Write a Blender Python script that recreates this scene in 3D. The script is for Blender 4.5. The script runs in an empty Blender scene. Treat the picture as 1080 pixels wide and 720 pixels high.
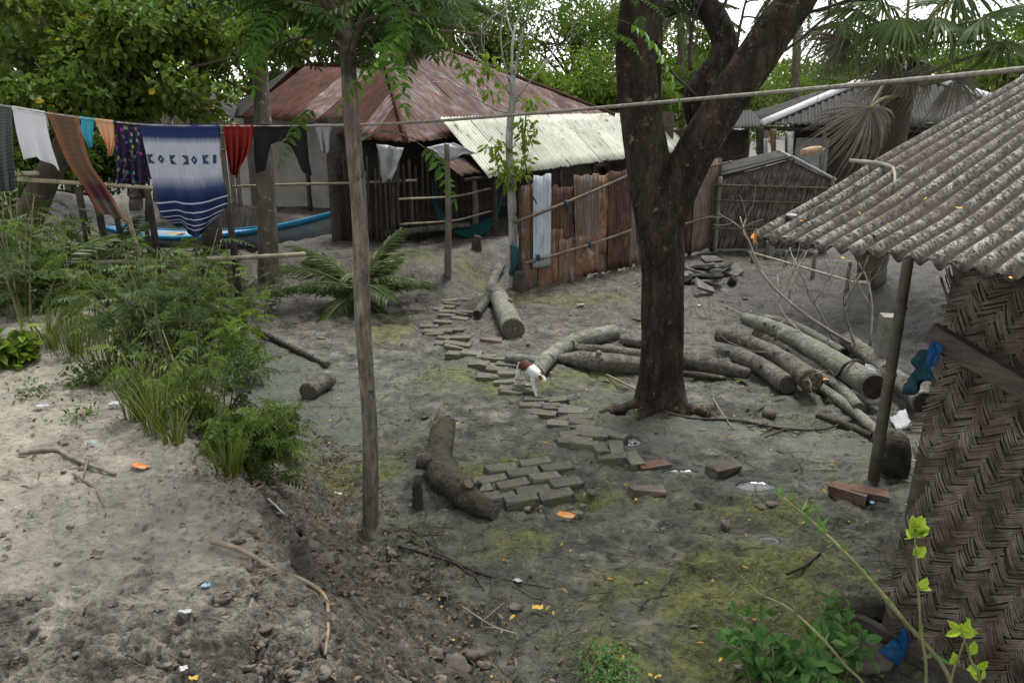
import bpy, math
import numpy as np
from mathutils import Vector

SC = bpy.context.scene
COL = SC.collection
R = math.radians

# ------------------------------------------------------------------ camera
FPX, PITCH, CAMH = 820.0, R(17.0), 2.6
CT, ST = math.cos(PITCH), math.sin(PITCH)
cam_d = bpy.data.cameras.new("camera")
cam_d.sensor_width = 36.0
cam_d.lens = 36.0 * FPX / 1080.0
cam_d.clip_start = 0.05
cam_d.clip_end = 2000
cam = bpy.data.objects.new("camera", cam_d)
cam.location = (0, 0, CAMH)
cam.rotation_euler = (R(90) - PITCH, 0, 0)
COL.objects.link(cam)
SC.camera = cam

# ------------------------------------------------------------------ sky, sun, exposure
world = bpy.data.worlds.new("World")
SC.world = world
world.use_nodes = True
wn = world.node_tree
sky = wn.nodes.new("ShaderNodeTexSky")
sky.sky_type = 'NISHITA'
sky.sun_disc = False
SUN_EL, SUN_AZ = R(66), R(25)
sky.sun_elevation = SUN_EL
sky.sun_rotation = SUN_AZ
sky.air_density = 1.0
sky.dust_density = 1.0
hs = wn.nodes.new("ShaderNodeHueSaturation")
hs.inputs["Saturation"].default_value = 0.10       # overcast: cloud-white sky
hs.inputs["Value"].default_value = 1.0
wn.links.new(sky.outputs[0], hs.inputs["Color"])
wn.links.new(hs.outputs[0], wn.nodes["Background"].inputs["Color"])
wn.nodes["Background"].inputs["Strength"].default_value = 0.105
sd = bpy.data.lights.new("sun", 'SUN')
sd.energy = 1.5
sd.angle = R(16)
sd.color = (1.0, 0.985, 0.955)
sun = bpy.data.objects.new("sun", sd)
sv = Vector((math.sin(SUN_AZ) * math.cos(SUN_EL), math.cos(SUN_AZ) * math.cos(SUN_EL), math.sin(SUN_EL)))
sun.rotation_euler = sv.to_track_quat('Z', 'Y').to_euler()
sun.location = (0, 0, 30)
COL.objects.link(sun)
vs = SC.view_settings
vs.view_transform = 'Standard'
vs.look = 'None'
vs.exposure = 1.78
vs.gamma = 1.0
vs.use_curve_mapping = False
SC.cycles.max_bounces = 6
SC.cycles.diffuse_bounces = 3
SC.cycles.transparent_max_bounces = 8

# ------------------------------------------------------------------ noise
_t = np.random.default_rng(7).random((256, 256))
def vn(x, y, seed=0):
    x = np.asarray(x, float) + seed * 17.31
    y = np.asarray(y, float) + seed * 9.77
    ix, iy = np.floor(x).astype(int), np.floor(y).astype(int)
    fx, fy = x - ix, y - iy
    fx = fx * fx * (3 - 2 * fx); fy = fy * fy * (3 - 2 * fy)
    a = _t[ix & 255, iy & 255]; b = _t[(ix + 1) & 255, iy & 255]
    c = _t[ix & 255, (iy + 1) & 255]; d = _t[(ix + 1) & 255, (iy + 1) & 255]
    return (a + (b - a) * fx) * (1 - fy) + (c + (d - c) * fx) * fy
def fbm(x, y, oc=4, seed=0, gain=.5):
    s, a, n = 0, 1, 0
    for k in range(oc):
        s = s + a * vn(x * 2 ** k, y * 2 ** k, seed + k * 3); n += a; a *= gain
    return s / n
def sm(a, b, x):
    t = np.clip((x - a) / (b - a), 0, 1)
    return t * t * (3 - 2 * t)

# ------------------------------------------------------------------ terrain shape
_toe_y = np.array([-60, 1, 2.5, 3.02, 3.96, 5.46, 7.2, 9, 12, 16, 30, 500.])
_toe_x = np.array([.9, .65, .3, .09, -.555, -1.53, -2.8, -4.3, -6.5, -9, -14, -200.])
E0 = np.array([-.39, 13.0]); EE = np.array([.54, .84]); EE = EE / np.hypot(*EE); EP = np.array([-EE[1], EE[0]])
HA = np.array([1.10, 3.59]); HD = np.array([.622, -.783]); HN = np.array([.783, .622])   # near hut: eave start, eave dir, inward
def toe(x, y):
    return np.interp(y, _toe_y, _toe_x) - x + .22 * (fbm(x * .9, y * .9, 2, 5) - .5)
def H(x, y):
    x = np.asarray(x, float); y = np.asarray(y, float)
    d = toe(x, y)
    k = sm(0, 1.35, d)
    bank = (.75 + .06 * (fbm(x * .6, y * .6, 2, 9) - .5)) * k
    fade = sm(26, 14, y)
    z = bank * (.35 + .65 * fade)
    z = z + .10 * (fbm(x * .35, y * .35, 3, 2) - .5) * sm(2, 6, y)
    # trodden earth platform of the main house
    s = (x - E0[0]) * EE[0] + (y - E0[1]) * EE[1]; t = (x - E0[0]) * EP[0] + (y - E0[1]) * EP[1]
    w = .35 * (fbm(x * 1.1, y * 1.1, 3, 21) - .5)
    pl = sm(-1.0, -.25, t + w) * sm(-3.0, -1.9, s + w) * sm(14, 12, s) * sm(3.6, 2.6, t - 5 * sm(-.6, .8, s))
    z = z + .42 * pl
    # earth rise at the far right behind the log pile
    z = z + .32 * sm(4.4, 5.4, x + .5 * w) * sm(6.6, 7.6, y) * sm(14, 11, y)
    # ground under the near hut
    hn = (x - HA[0]) * HN[0] + (y - HA[1]) * HN[1]; hd = (x - HA[0]) * HD[0] + (y - HA[1]) * HD[1]
    z = z + .10 * sm(.2, .6, hn) * sm(.3, .8, hd)
    # small lump at the bottom edge
    z = z + .13 * np.exp(-(((x - .42) / .22) ** 2 + ((y - 3.12) / .22) ** 2))
    return z
def h1(x, y):
    return float(H(np.array([x]), np.array([y]))[0])

# ------------------------------------------------------------------ from a spot in the photograph to a place in the world
def ray(u, v):
    a, b = (u - 540) / FPX, -(v - 360) / FPX
    return np.array([a, CT + b * ST, -ST + b * CT])
def P(u, v, Y):
    d = ray(u, v); return np.array([0, 0, CAMH]) + d * (Y / d[1])
def proj(p):
    p = np.asarray(p, float); d = p[1] * CT + (CAMH - p[2]) * ST
    return 540 + FPX * p[0] / d, 360 - FPX * (p[1] * ST + (p[2] - CAMH) * CT) / d
def gp(u, v, dz=0.0):
    d = ray(u, v); t = np.linspace(1.0, 60, 1500)
    x, y, z = d[0] * t, d[1] * t, CAMH + d[2] * t
    f = z - H(x, y) - dz
    i = int(np.argmax(f < 0))
    if f[i] >= 0: i = len(t) - 1
    t0, t1 = t[max(i - 1, 0)], t[i]
    for _ in range(18):
        m = (t0 + t1) / 2
        if CAMH + d[2] * m - h1(d[0] * m, d[1] * m) - dz < 0: t1 = m
        else: t0 = m
    return np.array([0, 0, CAMH]) + d * t1

# ------------------------------------------------------------------ mesh and object helpers
class MB:
    def __init__(s): s.v = []; s.q = []; s.t = []; s.a = []; s.uv = []; s.n = 0
    def add(s, v, q=None, t=None, a=0.5):
        v = np.asarray(v, float).reshape(-1, 3)
        s.v.append(v)
        if q is not None and len(q): s.q.append(np.asarray(q, int).reshape(-1, 4) + s.n)
        if t is not None and len(t): s.t.append(np.asarray(t, int).reshape(-1, 3) + s.n)
        s.a.append(np.broadcast_to(np.asarray(a, float), (len(v),)).copy())
        s.n += len(v); return s
    def box(s, c, hx, hy, hz, ax=None, a=.5):
        ax = np.eye(3) if ax is None else np.asarray(ax, float)
        sg = np.array([[i, j, k] for i in (-1, 1) for j in (-1, 1) for k in (-1, 1)], float) * [hx, hy, hz]
        s.add(np.asarray(c) + sg @ ax, [[0, 1, 3, 2], [4, 6, 7, 5], [0, 4, 5, 1], [2, 3, 7, 6], [0, 2, 6, 4], [1, 5, 7, 3]], a=a); return s
    def data(s):
        return (np.concatenate(s.v), np.concatenate(s.q) if s.q else np.zeros((0, 4), int),
                np.concatenate(s.t) if s.t else np.zeros((0, 3), int), np.concatenate(s.a))

OFF = {}
def link(o, parent=None):
    COL.objects.link(o)
    if parent is not None: o.parent = parent
    return o
def tag(o, label=None, cat=None, group=None, kind=None):
    if label: o["label"] = label
    if cat: o["category"] = cat
    if group: o["group"] = group
    if kind: o["kind"] = kind
    return o
def mesh(name, mb, mat, smooth=True, off=(0, 0, 0), uv=None):
    v, q, t, a = mb.data()
    v = v - np.asarray(off)
    me = bpy.data.meshes.new(name)
    me.vertices.add(len(v)); me.vertices.foreach_set("co", v.astype(np.float32).ravel())
    nl = len(q) * 4 + len(t) * 3
    me.loops.add(nl); me.polygons.add(len(q) + len(t))
    me.loops.foreach_set("vertex_index", np.concatenate([q.ravel(), t.ravel()]).astype(np.int32))
    st = np.concatenate([np.arange(len(q)) * 4, len(q) * 4 + np.arange(len(t)) * 3]).astype(np.int32)
    me.polygons.foreach_set("loop_start", st)
    me.polygons.foreach_set("use_smooth", np.full(len(st), smooth))
    me.update(calc_edges=True)
    at = me.attributes.new("v", 'FLOAT', 'POINT'); at.data.foreach_set("value", a.astype(np.float32))
    if uv is not None:
        u = me.attributes.new("st", 'FLOAT_VECTOR', 'POINT')
        u.data.foreach_set("vector", np.column_stack([uv, np.zeros(len(uv))]).astype(np.float32).ravel())
    if mat is not None: me.materials.append(mat)
    me.validate()
    return me
def root_off(p):
    return OFF.get(p.name, (0, 0, 0)) if p is not None else (0, 0, 0)
def obj(name, mb, mat, parent=None, smooth=True, uv=None, kind=None):
    """one mesh object from world coordinates; a child of a thing, part of a thing, or a piece of the setting at the origin"""
    o = bpy.data.objects.new(name, mesh(name, mb, mat, smooth, root_off(parent), uv))
    link(o, parent)
    OFF[o.name] = root_off(parent)
    if kind: o["kind"] = kind
    return o
def solo(name, mb, mat, label, cat, group=None, smooth=True, base=None, uv=None):
    """a thing that is one mesh, origin at its base"""
    v = mb.data()[0]
    if base is None: base = np.array([v[:, 0].mean(), v[:, 1].mean(), v[:, 2].min()])
    o = bpy.data.objects.new(name, mesh(name, mb, mat, smooth, base, uv))
    o.location = base; link(o); OFF[o.name] = tuple(base)
    return tag(o, label, cat, group)
def thing(name, label, cat, loc, group=None):
    o = bpy.data.objects.new(name, None); o.empty_display_size = .2
    o.location = loc; link(o); OFF[o.name] = tuple(loc)
    return tag(o, label, cat, group)
def copy_tree(o, parent=None):
    c = o.copy(); COL.objects.link(c); c.parent = parent
    for ch in list(o.children): copy_tree(ch, c)
    return c
def rng(s): return np.random.default_rng(s)
def nrm(v):
    v = np.asarray(v, float); return v / (np.linalg.norm(v, axis=-1, keepdims=True) + 1e-9)

def spline(p, n):
    p = np.asarray(p, float)
    if len(p) == 2:
        return p[0] + np.linspace(0, 1, n)[:, None] * (p[1] - p[0])
    q = np.vstack([2 * p[0] - p[1], p, 2 * p[-1] - p[-2]])
    u = np.linspace(0, len(p) - 1 - 1e-6, n); i = u.astype(int); f = (u - i)[:, None]
    a, b, c, d = q[i], q[i + 1], q[i + 2], q[i + 3]
    return .5 * (2 * b + (c - a) * f + (2 * a - 5 * b + 4 * c - d) * f ** 2 + (3 * b - a - 3 * c + d) * f ** 3)
def tube(mb, pts, rad, n=8, seg=None, rough=0., fr=6., seed=0, cap=True, a=.5, flat=1.):
    pts = np.asarray(pts, float)
    seg = seg or max(2, len(pts) * 4)
    c = spline(pts, seg)
    r = np.interp(np.linspace(0, 1, seg), np.linspace(0, 1, len(np.atleast_1d(rad))), np.atleast_1d(rad)) if np.ndim(rad) else np.full(seg, rad)
    tg = nrm(np.gradient(c, axis=0))
    up = np.array([0, 0, 1.]) if abs(tg[0][2]) < .9 else np.array([1., 0, 0])
    th = np.linspace(0, 2 * np.pi, n, endpoint=False)
    N = np.zeros((seg, 3)); n0 = nrm(np.cross(up, tg[0]))
    for i in range(seg):
        n0 = nrm(n0 - tg[i] * np.dot(n0, tg[i])); N[i] = n0
    Bn = np.cross(tg, N)
    L = np.concatenate([[0], np.cumsum(np.linalg.norm(np.diff(c, axis=0), axis=1))])
    rr = r[:, None] * np.ones(n)
    if rough:
        X = np.cos(th)[None] * 1.3 + L[:, None] * fr; Y = np.sin(th)[None] * 1.3 + L[:, None] * fr * .37
        rr = rr * (1 + rough * 2 * (fbm(X, Y, 3, seed + 1) - .5))
    v = c[:, None] + rr[..., None] * (np.cos(th)[None, :, None] * N[:, None] + flat * np.sin(th)[None, :, None] * Bn[:, None])
    v = v.reshape(-1, 3)
    i = np.arange(seg - 1)[:, None] * n; j = np.arange(n)[None]; j2 = (j + 1) % n
    q = np.stack([i + j, i + j2, i + n + j2, i + n + j], -1).reshape(-1, 4)
    tr = []
    if cap:
        v = np.vstack([v, c[0], c[-1]]); k = seg * n
        jj = np.arange(n); tr = np.concatenate([np.stack([np.full(n, k), (jj + 1) % n, jj], -1), np.stack([np.full(n, k + 1), k - n + jj, k - n + (jj + 1) % n], -1)])
    mb.add(v, q, tr, a); return mb

def leaves(mb, c, ax, nr, L, W, a=.5, fold=.25, droop=.15, hexa=True):
    """many leaves at once: c base points, ax long axes, nr surface normals"""
    c = np.asarray(c, float); n = len(c)
    ax = nrm(ax); sd_ = nrm(np.cross(ax, nr)); nr = nrm(np.cross(sd_, ax))
    L = np.broadcast_to(np.asarray(L, float), (n,))[:, None]; W = np.broadcast_to(np.asarray(W, float), (n,))[:, None]
    a = np.broadcast_to(np.asarray(a, float), (n,))
    if hexa:
        l1 = c + ax * L * .3 + sd_ * W * .5 + nr * W * fold; l2 = c + ax * L * .7 + sd_ * W * .4 + nr * (W * fold - droop * L * .5)
        r1 = c + ax * L * .3 - sd_ * W * .5 + nr * W * fold; r2 = c + ax * L * .7 - sd_ * W * .4 + nr * (W * fold - droop * L * .5)
        tip = c + ax * L - nr * droop * L
        v = np.stack([c, l1, l2, tip, r2, r1], 1).reshape(-1, 3)
        k = np.arange(n)[:, None] * 6
        q = np.stack([k + [0, 1, 2, 3], k + [0, 3, 4, 5]], 1).reshape(-1, 4)
        mb.add(v, q, None, np.repeat(a, 6))
    else:
        l = c + ax * L * .45 + sd_ * W * .5 + nr * W * fold; r = c + ax * L * .45 - sd_ * W * .5 + nr * W * fold
        tip = c + ax * L - nr * droop * L
        v = np.stack([c, l, tip, r], 1).reshape(-1, 3); k = np.arange(n)[:, None] * 4
        t = np.stack([k + [0, 1, 2], k + [0, 2, 3]], 1).reshape(-1, 3)
        mb.add(v, None, t, np.repeat(a, 4))
    return mb
def ribbon(mb, pts, w, nr=(0, 0, 1), a=.5):
    pts = np.asarray(pts, float); tg = nrm(np.gradient(pts, axis=0)); s = nrm(np.cross(tg, np.asarray(nr, float)))
    w = np.broadcast_to(np.asarray(w, float), (len(pts),))[:, None]
    v = np.stack([pts - s * w / 2, pts + s * w / 2], 1).reshape(-1, 3); k = np.arange(len(pts) - 1)[:, None] * 2
    mb.add(v, (k + [0, 1, 3, 2]).reshape(-1, 4), None, a); return mb
def pinnate(mb, rs, base, d, length, pairs, ll, lw, droop=.4, a=None, hexa=True, start=.2):
    """a compound leaf: a midrib with pairs of leaflets"""
    d = nrm(d); up = np.array([0, 0, 1.]); sd_ = nrm(np.cross(d, up) + 1e-3)
    u = np.linspace(0, 1, 7)[:, None]
    mid = base + d * length * u + up * (-droop * length * u ** 2)
    av = rs.random() if a is None else a
    ribbon(mb, mid, length * .012 * np.linspace(1.3, .5, 7), up, av)
    w = np.linspace(start, .98, pairs)
    p = np.stack([np.interp(w, u[:, 0], mid[:, k]) for k in range(3)], 1); tg = nrm(d - 2 * droop * w[:, None] * up)
    up2 = nrm(np.cross(sd_, tg))
    for s in (1, -1):
        jit = rs.normal(0, .12, (pairs, 3))
        ax = nrm(tg * .45 + s * sd_ + jit - up * .15); nn = up2 + rs.normal(0, .15, (pairs, 3))
        sz = np.sin(np.pi * (.15 + .75 * w)) ** .6 * rs.uniform(.85, 1.1, pairs)
        leaves(mb, p, ax, nn, ll * sz, lw * sz, av + rs.normal(0, .08, pairs), hexa=hexa)
    leaves(mb, mid[-1:], tg[-1:], up2[-1:], ll * .8, lw * .8, av, hexa=hexa)
    return mb

# ------------------------------------------------------------------ materials
class NT:
    def __init__(s, name):
        s.m = bpy.data.materials.new(name); s.m.use_nodes = True; s.t = s.m.node_tree
        s.b = s.t.nodes["Principled BSDF"]; s.out = s.t.nodes["Material Output"]
    def n(s, ty, props=None, **ins):
        x = s.t.nodes.new(ty)
        for k, v in (props or {}).items(): setattr(x, k, v)
        for k, v in ins.items():
            k = k.replace("_", " ") if k.replace("_", " ") in x.inputs else k
            s.set(x.inputs[int(k[1:])] if k[0] == "i" and k[1:].isdigit() else x.inputs[k], v)
        return x
    def set(s, sock, v):
        if hasattr(v, "is_linked") or isinstance(v, bpy.types.NodeSocket): s.t.links.new(v, sock)
        elif isinstance(v, bpy.types.Node): s.t.links.new(v.outputs[0], sock)
        else: sock.default_value = (*v, 1.0) if isinstance(v, tuple) and len(v) == 3 and len(sock.default_value) == 4 else v
    def math(s, op, a, b=0.5, clamp=False):
        x = s.t.nodes.new("ShaderNodeMath"); x.operation = op; x.use_clamp = clamp
        s.set(x.inputs[0], a); s.set(x.inputs[1], b); return x.outputs[0]
    def mix(s, f, a, b, mode='MIX'):
        x = s.t.nodes.new("ShaderNodeMix"); x.data_type = 'RGBA'; x.blend_type = mode
        s.set(x.inputs[0], f); s.set(x.inputs[6], a); s.set(x.inputs[7], b); return x.outputs[2]
    def coord(s, kind="Object", scale=(1, 1, 1), rot=(0, 0, 0)):
        if kind == "st": c = s.n("ShaderNodeAttribute", {"attribute_name": "st"}).outputs["Vector"]
        else: c = s.n("ShaderNodeTexCoord").outputs[kind]
        mp = s.n("ShaderNodeMapping"); s.t.links.new(c, mp.inputs[0])
        mp.inputs["Scale"].default_value = scale; mp.inputs["Rotation"].default_value = rot
        return mp.outputs[0]
    def noise(s, vec, scale, detail=5, rough=.55, dist=0.):
        return s.n("ShaderNodeTexNoise", None, Vector=vec, Scale=scale, Detail=detail, Roughness=rough, Distortion=dist).outputs[0]
    def ramp(s, fac, stops, interp='LINEAR'):
        x = s.n("ShaderNodeValToRGB", None, Fac=fac); cr = x.color_ramp; cr.interpolation = interp
        while len(cr.elements) < len(stops): cr.elements.new(.5)
        for e, (p, c) in zip(cr.elements, stops): e.position = p; e.color = (*c, 1)
        return x.outputs[0]
    def lin(s, v, lo, hi, a=0., b=1.):
        x = s.n("ShaderNodeMapRange", {"clamp": True}); s.set(x.inputs[0], v)
        for k, q in zip((1, 2, 3, 4), (lo, hi, a, b)): x.inputs[k].default_value = q
        return x.outputs[0]
    def attr(s, name="v", out="Fac"): return s.n("ShaderNodeAttribute", {"attribute_name": name}).outputs[out]
    def bump(s, h, strength=.5, dist=.01):
        x = s.n("ShaderNodeBump", None, Strength=strength, Distance=dist, Height=h); s.t.links.new(x.outputs[0], s.b.inputs["Normal"]); return x
    def rand(s): return s.n("ShaderNodeObjectInfo").outputs["Random"]
    def done(s, col, rough=.8, spec=.12):
        s.set(s.b.inputs["Base Color"], col); s.set(s.b.inputs["Roughness"], rough); s.set(s.b.inputs["Specular IOR Level"], spec)
        return s.m

def noisy(name, stops, scale=6, stretch=(1, 1, 1), rough=.8, bump=.5, bdist=.01, bscale=None, spots=(), rnd=.0, attr=0., spec=.12, detail=6, kind="Object"):
    m = NT(name); c = m.coord(kind, stretch)
    f = m.noise(c, scale, detail, .6)
    col = m.ramp(f, stops)
    for (sc, lo, hi, cc) in spots:
        k = m.lin(m.noise(m.coord(kind, stretch if sc > 0 else (1, 1, 1)), abs(sc), 6, .65), lo, hi)
        col = m.mix(k, col, cc)
    if attr: col = m.mix(1., col, m.ramp(m.attr(), [(0, (1 - attr,) * 3), (1, (1 + attr * 0,) * 3)]), 'MULTIPLY')
    if rnd:
        hsn = m.n("ShaderNodeHueSaturation", None, Color=col, Value=m.lin(m.rand(), 0, 1, 1 - rnd, 1 + rnd)); col = hsn.outputs[0]
    if bump: m.bump(m.noise(c, bscale or scale * 4, 6, .65), bump, bdist)
    return m.done(col, rough, spec)

def leafmat(name, stops, rough=.55, trans=.25, spec=.16, gain=1.0):
    m = NT(name)
    fac = m.math('ADD', m.attr(), m.math('MULTIPLY', m.math('SUBTRACT', m.noise(m.coord(), 3.0, 3), .5), .5))
    col = m.ramp(fac, stops)
    m.done(col, rough, spec)
    tr = m.n("ShaderNodeBsdfTranslucent", None, Color=m.mix(.5, col, (.16, .24, .03)))
    mx = m.n("ShaderNodeMixShader", None); mx.inputs[0].default_value = trans
    m.t.links.new(m.b.outputs[0], mx.inputs[1]); m.t.links.new(tr.outputs[0], mx.inputs[2]); m.t.links.new(mx.outputs[0], m.out.inputs[0])
    return m.m

def ground_mat():
    m = NT("ground")
    A = m.n("ShaderNodeAttribute", {"attribute_name": "mask"})
    sp = m.n("ShaderNodeSeparateColor"); m.t.links.new(A.outputs["Color"], sp.inputs[0])
    sand, moss, wet = sp.outputs[0], sp.outputs[1], sp.outputs[2]
    dirt = A.outputs["Alpha"]
    c = m.coord()
    big = m.noise(c, .9, 4, .55); mid = m.noise(c, 5., 6, .65); fine = m.noise(c, 26., 6, .7); grit = m.noise(c, 110., 3, .7)
    mud = m.ramp(mid, [(.37, (.024, .0235, .017)), (.5, (.076, .0745, .056)), (.64, (.165, .16, .126))])
    mud = m.mix(m.lin(big, .4, .65), mud, m.ramp(fine, [(.38, (.033, .036, .024)), (.62, (.115, .119, .085))]))
    sandc = m.ramp(m.math('ADD', m.math('MULTIPLY', mid, .6), m.math('MULTIPLY', fine, .4)), [(.34, (.12, .108, .083)), (.5, (.25, .228, .182)), (.64, (.38, .352, .288))])
    dirtc = m.ramp(m.math('ADD', m.math('MULTIPLY', mid, .5), m.math('MULTIPLY', fine, .5)), [(.40, (.028, .023, .017)), (.5, (.08, .069, .053)), (.62, (.18, .16, .127))])
    mossc = m.ramp(m.math('ADD', m.math('MULTIPLY', mid, .5), m.math('MULTIPLY', fine, .5)), [(.39, (.026, .034, .007)), (.5, (.082, .095, .015)), (.63, (.17, .172, .032))])
    def edge(mask, n1, lo=.35, hi=.6, k=.7):
        return m.lin(m.math('ADD', mask, m.math('MULTIPLY', m.math('SUBTRACT', n1, .5), k)), lo, hi)
    nn = m.math('ADD', m.math('MULTIPLY', mid, .6), m.math('MULTIPLY', fine, .4)); m25 = m.noise(c, 2.3, 5, .65)
    wv = m.n('ShaderNodeVectorMath', {'operation': 'ADD'}, i0=c, i1=m.n('ShaderNodeVectorMath', {'operation': 'SCALE'}, i0=m.n('ShaderNodeTexNoise', None, Vector=c, Scale=6., Detail=4).outputs['Color'], Scale=.30).outputs[0]).outputs[0]
    crk = m.n('ShaderNodeTexVoronoi', {'feature': 'DISTANCE_TO_EDGE'}, Vector=wv, Scale=6.5).outputs[0]
    crease = m.math('MULTIPLY', m.lin(crk, .05, .0), m.lin(m25, .42, .55))
    col = m.mix(edge(dirt, nn), mud, dirtc)
    col = m.mix(edge(sand, nn, .3, .8, 1.3), col, sandc)
    col = m.mix(m.math('MULTIPLY', edge(m.math('ADD', m.math('MULTIPLY', moss, m.lin(m25, .34, .56, .35, 1.15)), m.math('MULTIPLY', m.lin(big, .40, .60, 0, .40), m.math('SUBTRACT', 1., dirt))), nn, .32, .72, 1.3), .85), col, mossc)
    col = m.mix(m.lin(grit, .56, .75, 0, .5), col, (.24, .23, .205))
    col = m.mix(m.lin(fine, .42, .30, 0, .75), col, (.042, .038, .031)); col = m.mix(m.lin(m.noise(c, 60., 4, .7), .40, .30, 0, .6), col, (.04, .036, .03))
    col = m.mix(m.math('MULTIPLY', m.lin(dirt, .74, .98), .88), col, m.ramp(nn, [(.38, (.012, .0105, .008)), (.62, (.058, .052, .042))]))
    col = m.mix(m.math('MULTIPLY', crease, .32), col, (.03, .028, .023))  # dark wet creases, with the shadows of clod edges painted in
    silt = m.math('MULTIPLY', edge(wet, nn, .22, .42, .35), .85)
    col = m.mix(silt, col, m.ramp(nn, [(.36, (.022, .028, .019)), (.62, (.062, .072, .052))]))
    pud = edge(wet, nn, .66, .72, .25)
    col = m.mix(m.math('MULTIPLY', pud, .75), col, (.05, .05, .045))
    damp = m.lin(big, .35, .6)
    rg = m.lin(mid, .3, .7, .36, .8); rg = m.n('ShaderNodeMix', {'data_type': 'FLOAT'}, i0=silt, i2=rg, i3=.5).outputs[0]
    rg = m.n("ShaderNodeMix", {"data_type": 'FLOAT'}, i0=pud, i2=rg, i3=.04).outputs[0]
    hgt = m.math('ADD', m.math('MULTIPLY', mid, .8), m.math('ADD', m.math('MULTIPLY', fine, .9), m.math('SUBTRACT', m.math('MULTIPLY', grit, .3), m.math('MULTIPLY', crease, .22))))
    hgt = m.math('MULTIPLY', hgt, m.math('SUBTRACT', 1., m.math('MAXIMUM', pud, m.math('MULTIPLY', silt, .6))))
    m.bump(hgt, 1., .04)
    return m.done(col, rg, m.n('ShaderNodeMix', {'data_type': 'FLOAT'}, i0=pud, i2=.32, i3=.5).outputs[0])

def corr_cement():
    m = NT("lichened_cement_sheet"); c = m.coord()
    f = m.noise(c, 9, 6, .7); s1 = m.noise(c, 17, 5, .7); s2 = m.noise(c, 48, 4, .7); big = m.noise(c, 1.8, 3)
    s3 = m.noise(c, 120, 3, .75); v1 = m.n("ShaderNodeTexVoronoi", None, Vector=c, Scale=42.0).outputs["Distance"]
    col = m.ramp(f, [(.3, (.05, .042, .032)), (.48, (.105, .092, .074)), (.68, (.22, .20, .17))])
    col = m.mix(m.lin(s1, .53, .43, 0, .75), col, (.34, .322, .29))
    col = m.mix(m.lin(m.math('ADD', m.attr(), m.math('MULTIPLY', m.math('SUBTRACT', s1, .5), .9)), .12, .72, .95, 0), col, (.028, .022, .016))     # brown dirt and moss caught in the valleys, darkened further as painted corrugation shade
    col = m.mix(m.lin(s2, .51, .56, 0, .92), col, (.022, .019, .016))
    col = m.mix(m.lin(s3, .55, .60, 0, .8), col, (.03, .026, .022))
    col = m.mix(m.lin(m.math('ADD', v1, m.math('MULTIPLY', s1, .5)), .40, .34, 0, .8), col, (.02, .018, .015))
    col = m.mix(m.lin(big, .48, .68, 0, .65), col, (.07, .055, .042))
    m.bump(m.math('ADD', s1, s2), .5, .004)
    return m.done(col, .92, .2)

def tin(name, stops, streak=(.3, .1), sc=7, rough=.6, metal=0., spots=(), axis=2, rnd=.12):
    """sheet metal: long streaks down the sheet (object Z or the st attribute), blotches of rust"""
    m = NT(name); c = m.coord("st", (5, 1.1, 1)); c2 = m.coord("Object")
    f = m.noise(c, 2.2, 6, .65); g = m.noise(c2, sc, 6, .7)
    col = m.ramp(m.math('ADD', m.math('MULTIPLY', f, .55), m.math('MULTIPLY', g, .45)), stops)
    for (k, s_, lo, hi, cc) in spots:
        col = m.mix(m.lin(m.noise(c if k == 's' else c2, s_, 6, .7), lo, hi), col, cc)
    if rnd: col = m.n("ShaderNodeHueSaturation", None, Color=col, Value=m.lin(m.rand(), 0, 1, 1 - rnd, 1 + rnd)).outputs[0]
    m.bump(m.noise(c2, 30, 4), .25, .004)
    m.b.inputs["Metallic"].default_value = metal
    return m.done(col, max(rough, .7), .12)

def barkmat(name, stops, spots=(), sc=9, stretch=(1, 1, .3), bd=.03, rnd=0., rough=.9, vor=.12):
    m = NT(name); c = m.coord("Object", stretch)
    f = m.noise(c, sc, 7, .7); vo = m.n("ShaderNodeTexVoronoi", {"feature": 'DISTANCE_TO_EDGE'}, Vector=c, Scale=sc * 2.2)
    col = m.ramp(f, stops)
    for (s_, lo, hi, cc) in spots:
        col = m.mix(m.lin(m.noise(m.coord("Object"), s_, 6, .7), lo, hi), col, cc)
    if rnd: col = m.n("ShaderNodeHueSaturation", None, Color=col, Value=m.lin(m.rand(), 0, 1, 1 - rnd, 1 + rnd)).outputs[0]
    hgt = m.math('ADD', m.noise(c, sc * 3, 6, .7), m.math('MULTIPLY', m.lin(vo.outputs[0], 0, .18), vor))
    m.bump(hgt, 1., bd)
    return m.done(col, rough, .08)

def clothmat(name, build, rough=.9):
    m = NT(name); st = m.n("ShaderNodeAttribute", {"attribute_name": "st"})
    sp = m.n("ShaderNodeSeparateXYZ"); m.t.links.new(st.outputs["Vector"], sp.inputs[0])
    col = build(m, sp.outputs[0], sp.outputs[1])
    w = m.noise(m.coord("st", (1, 1, 1)), 160, 2)
    m.bump(w, .15, .002)
    m.done(col, rough, .15)
    tr = m.n("ShaderNodeBsdfTranslucent", None, Color=col); mx = m.n("ShaderNodeMixShader", None); mx.inputs[0].default_value = .2
    m.t.links.new(m.b.outputs[0], mx.inputs[1]); m.t.links.new(tr.outputs[0], mx.inputs[2]); m.t.links.new(mx.outputs[0], m.out.inputs[0])
    return m.m

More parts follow.
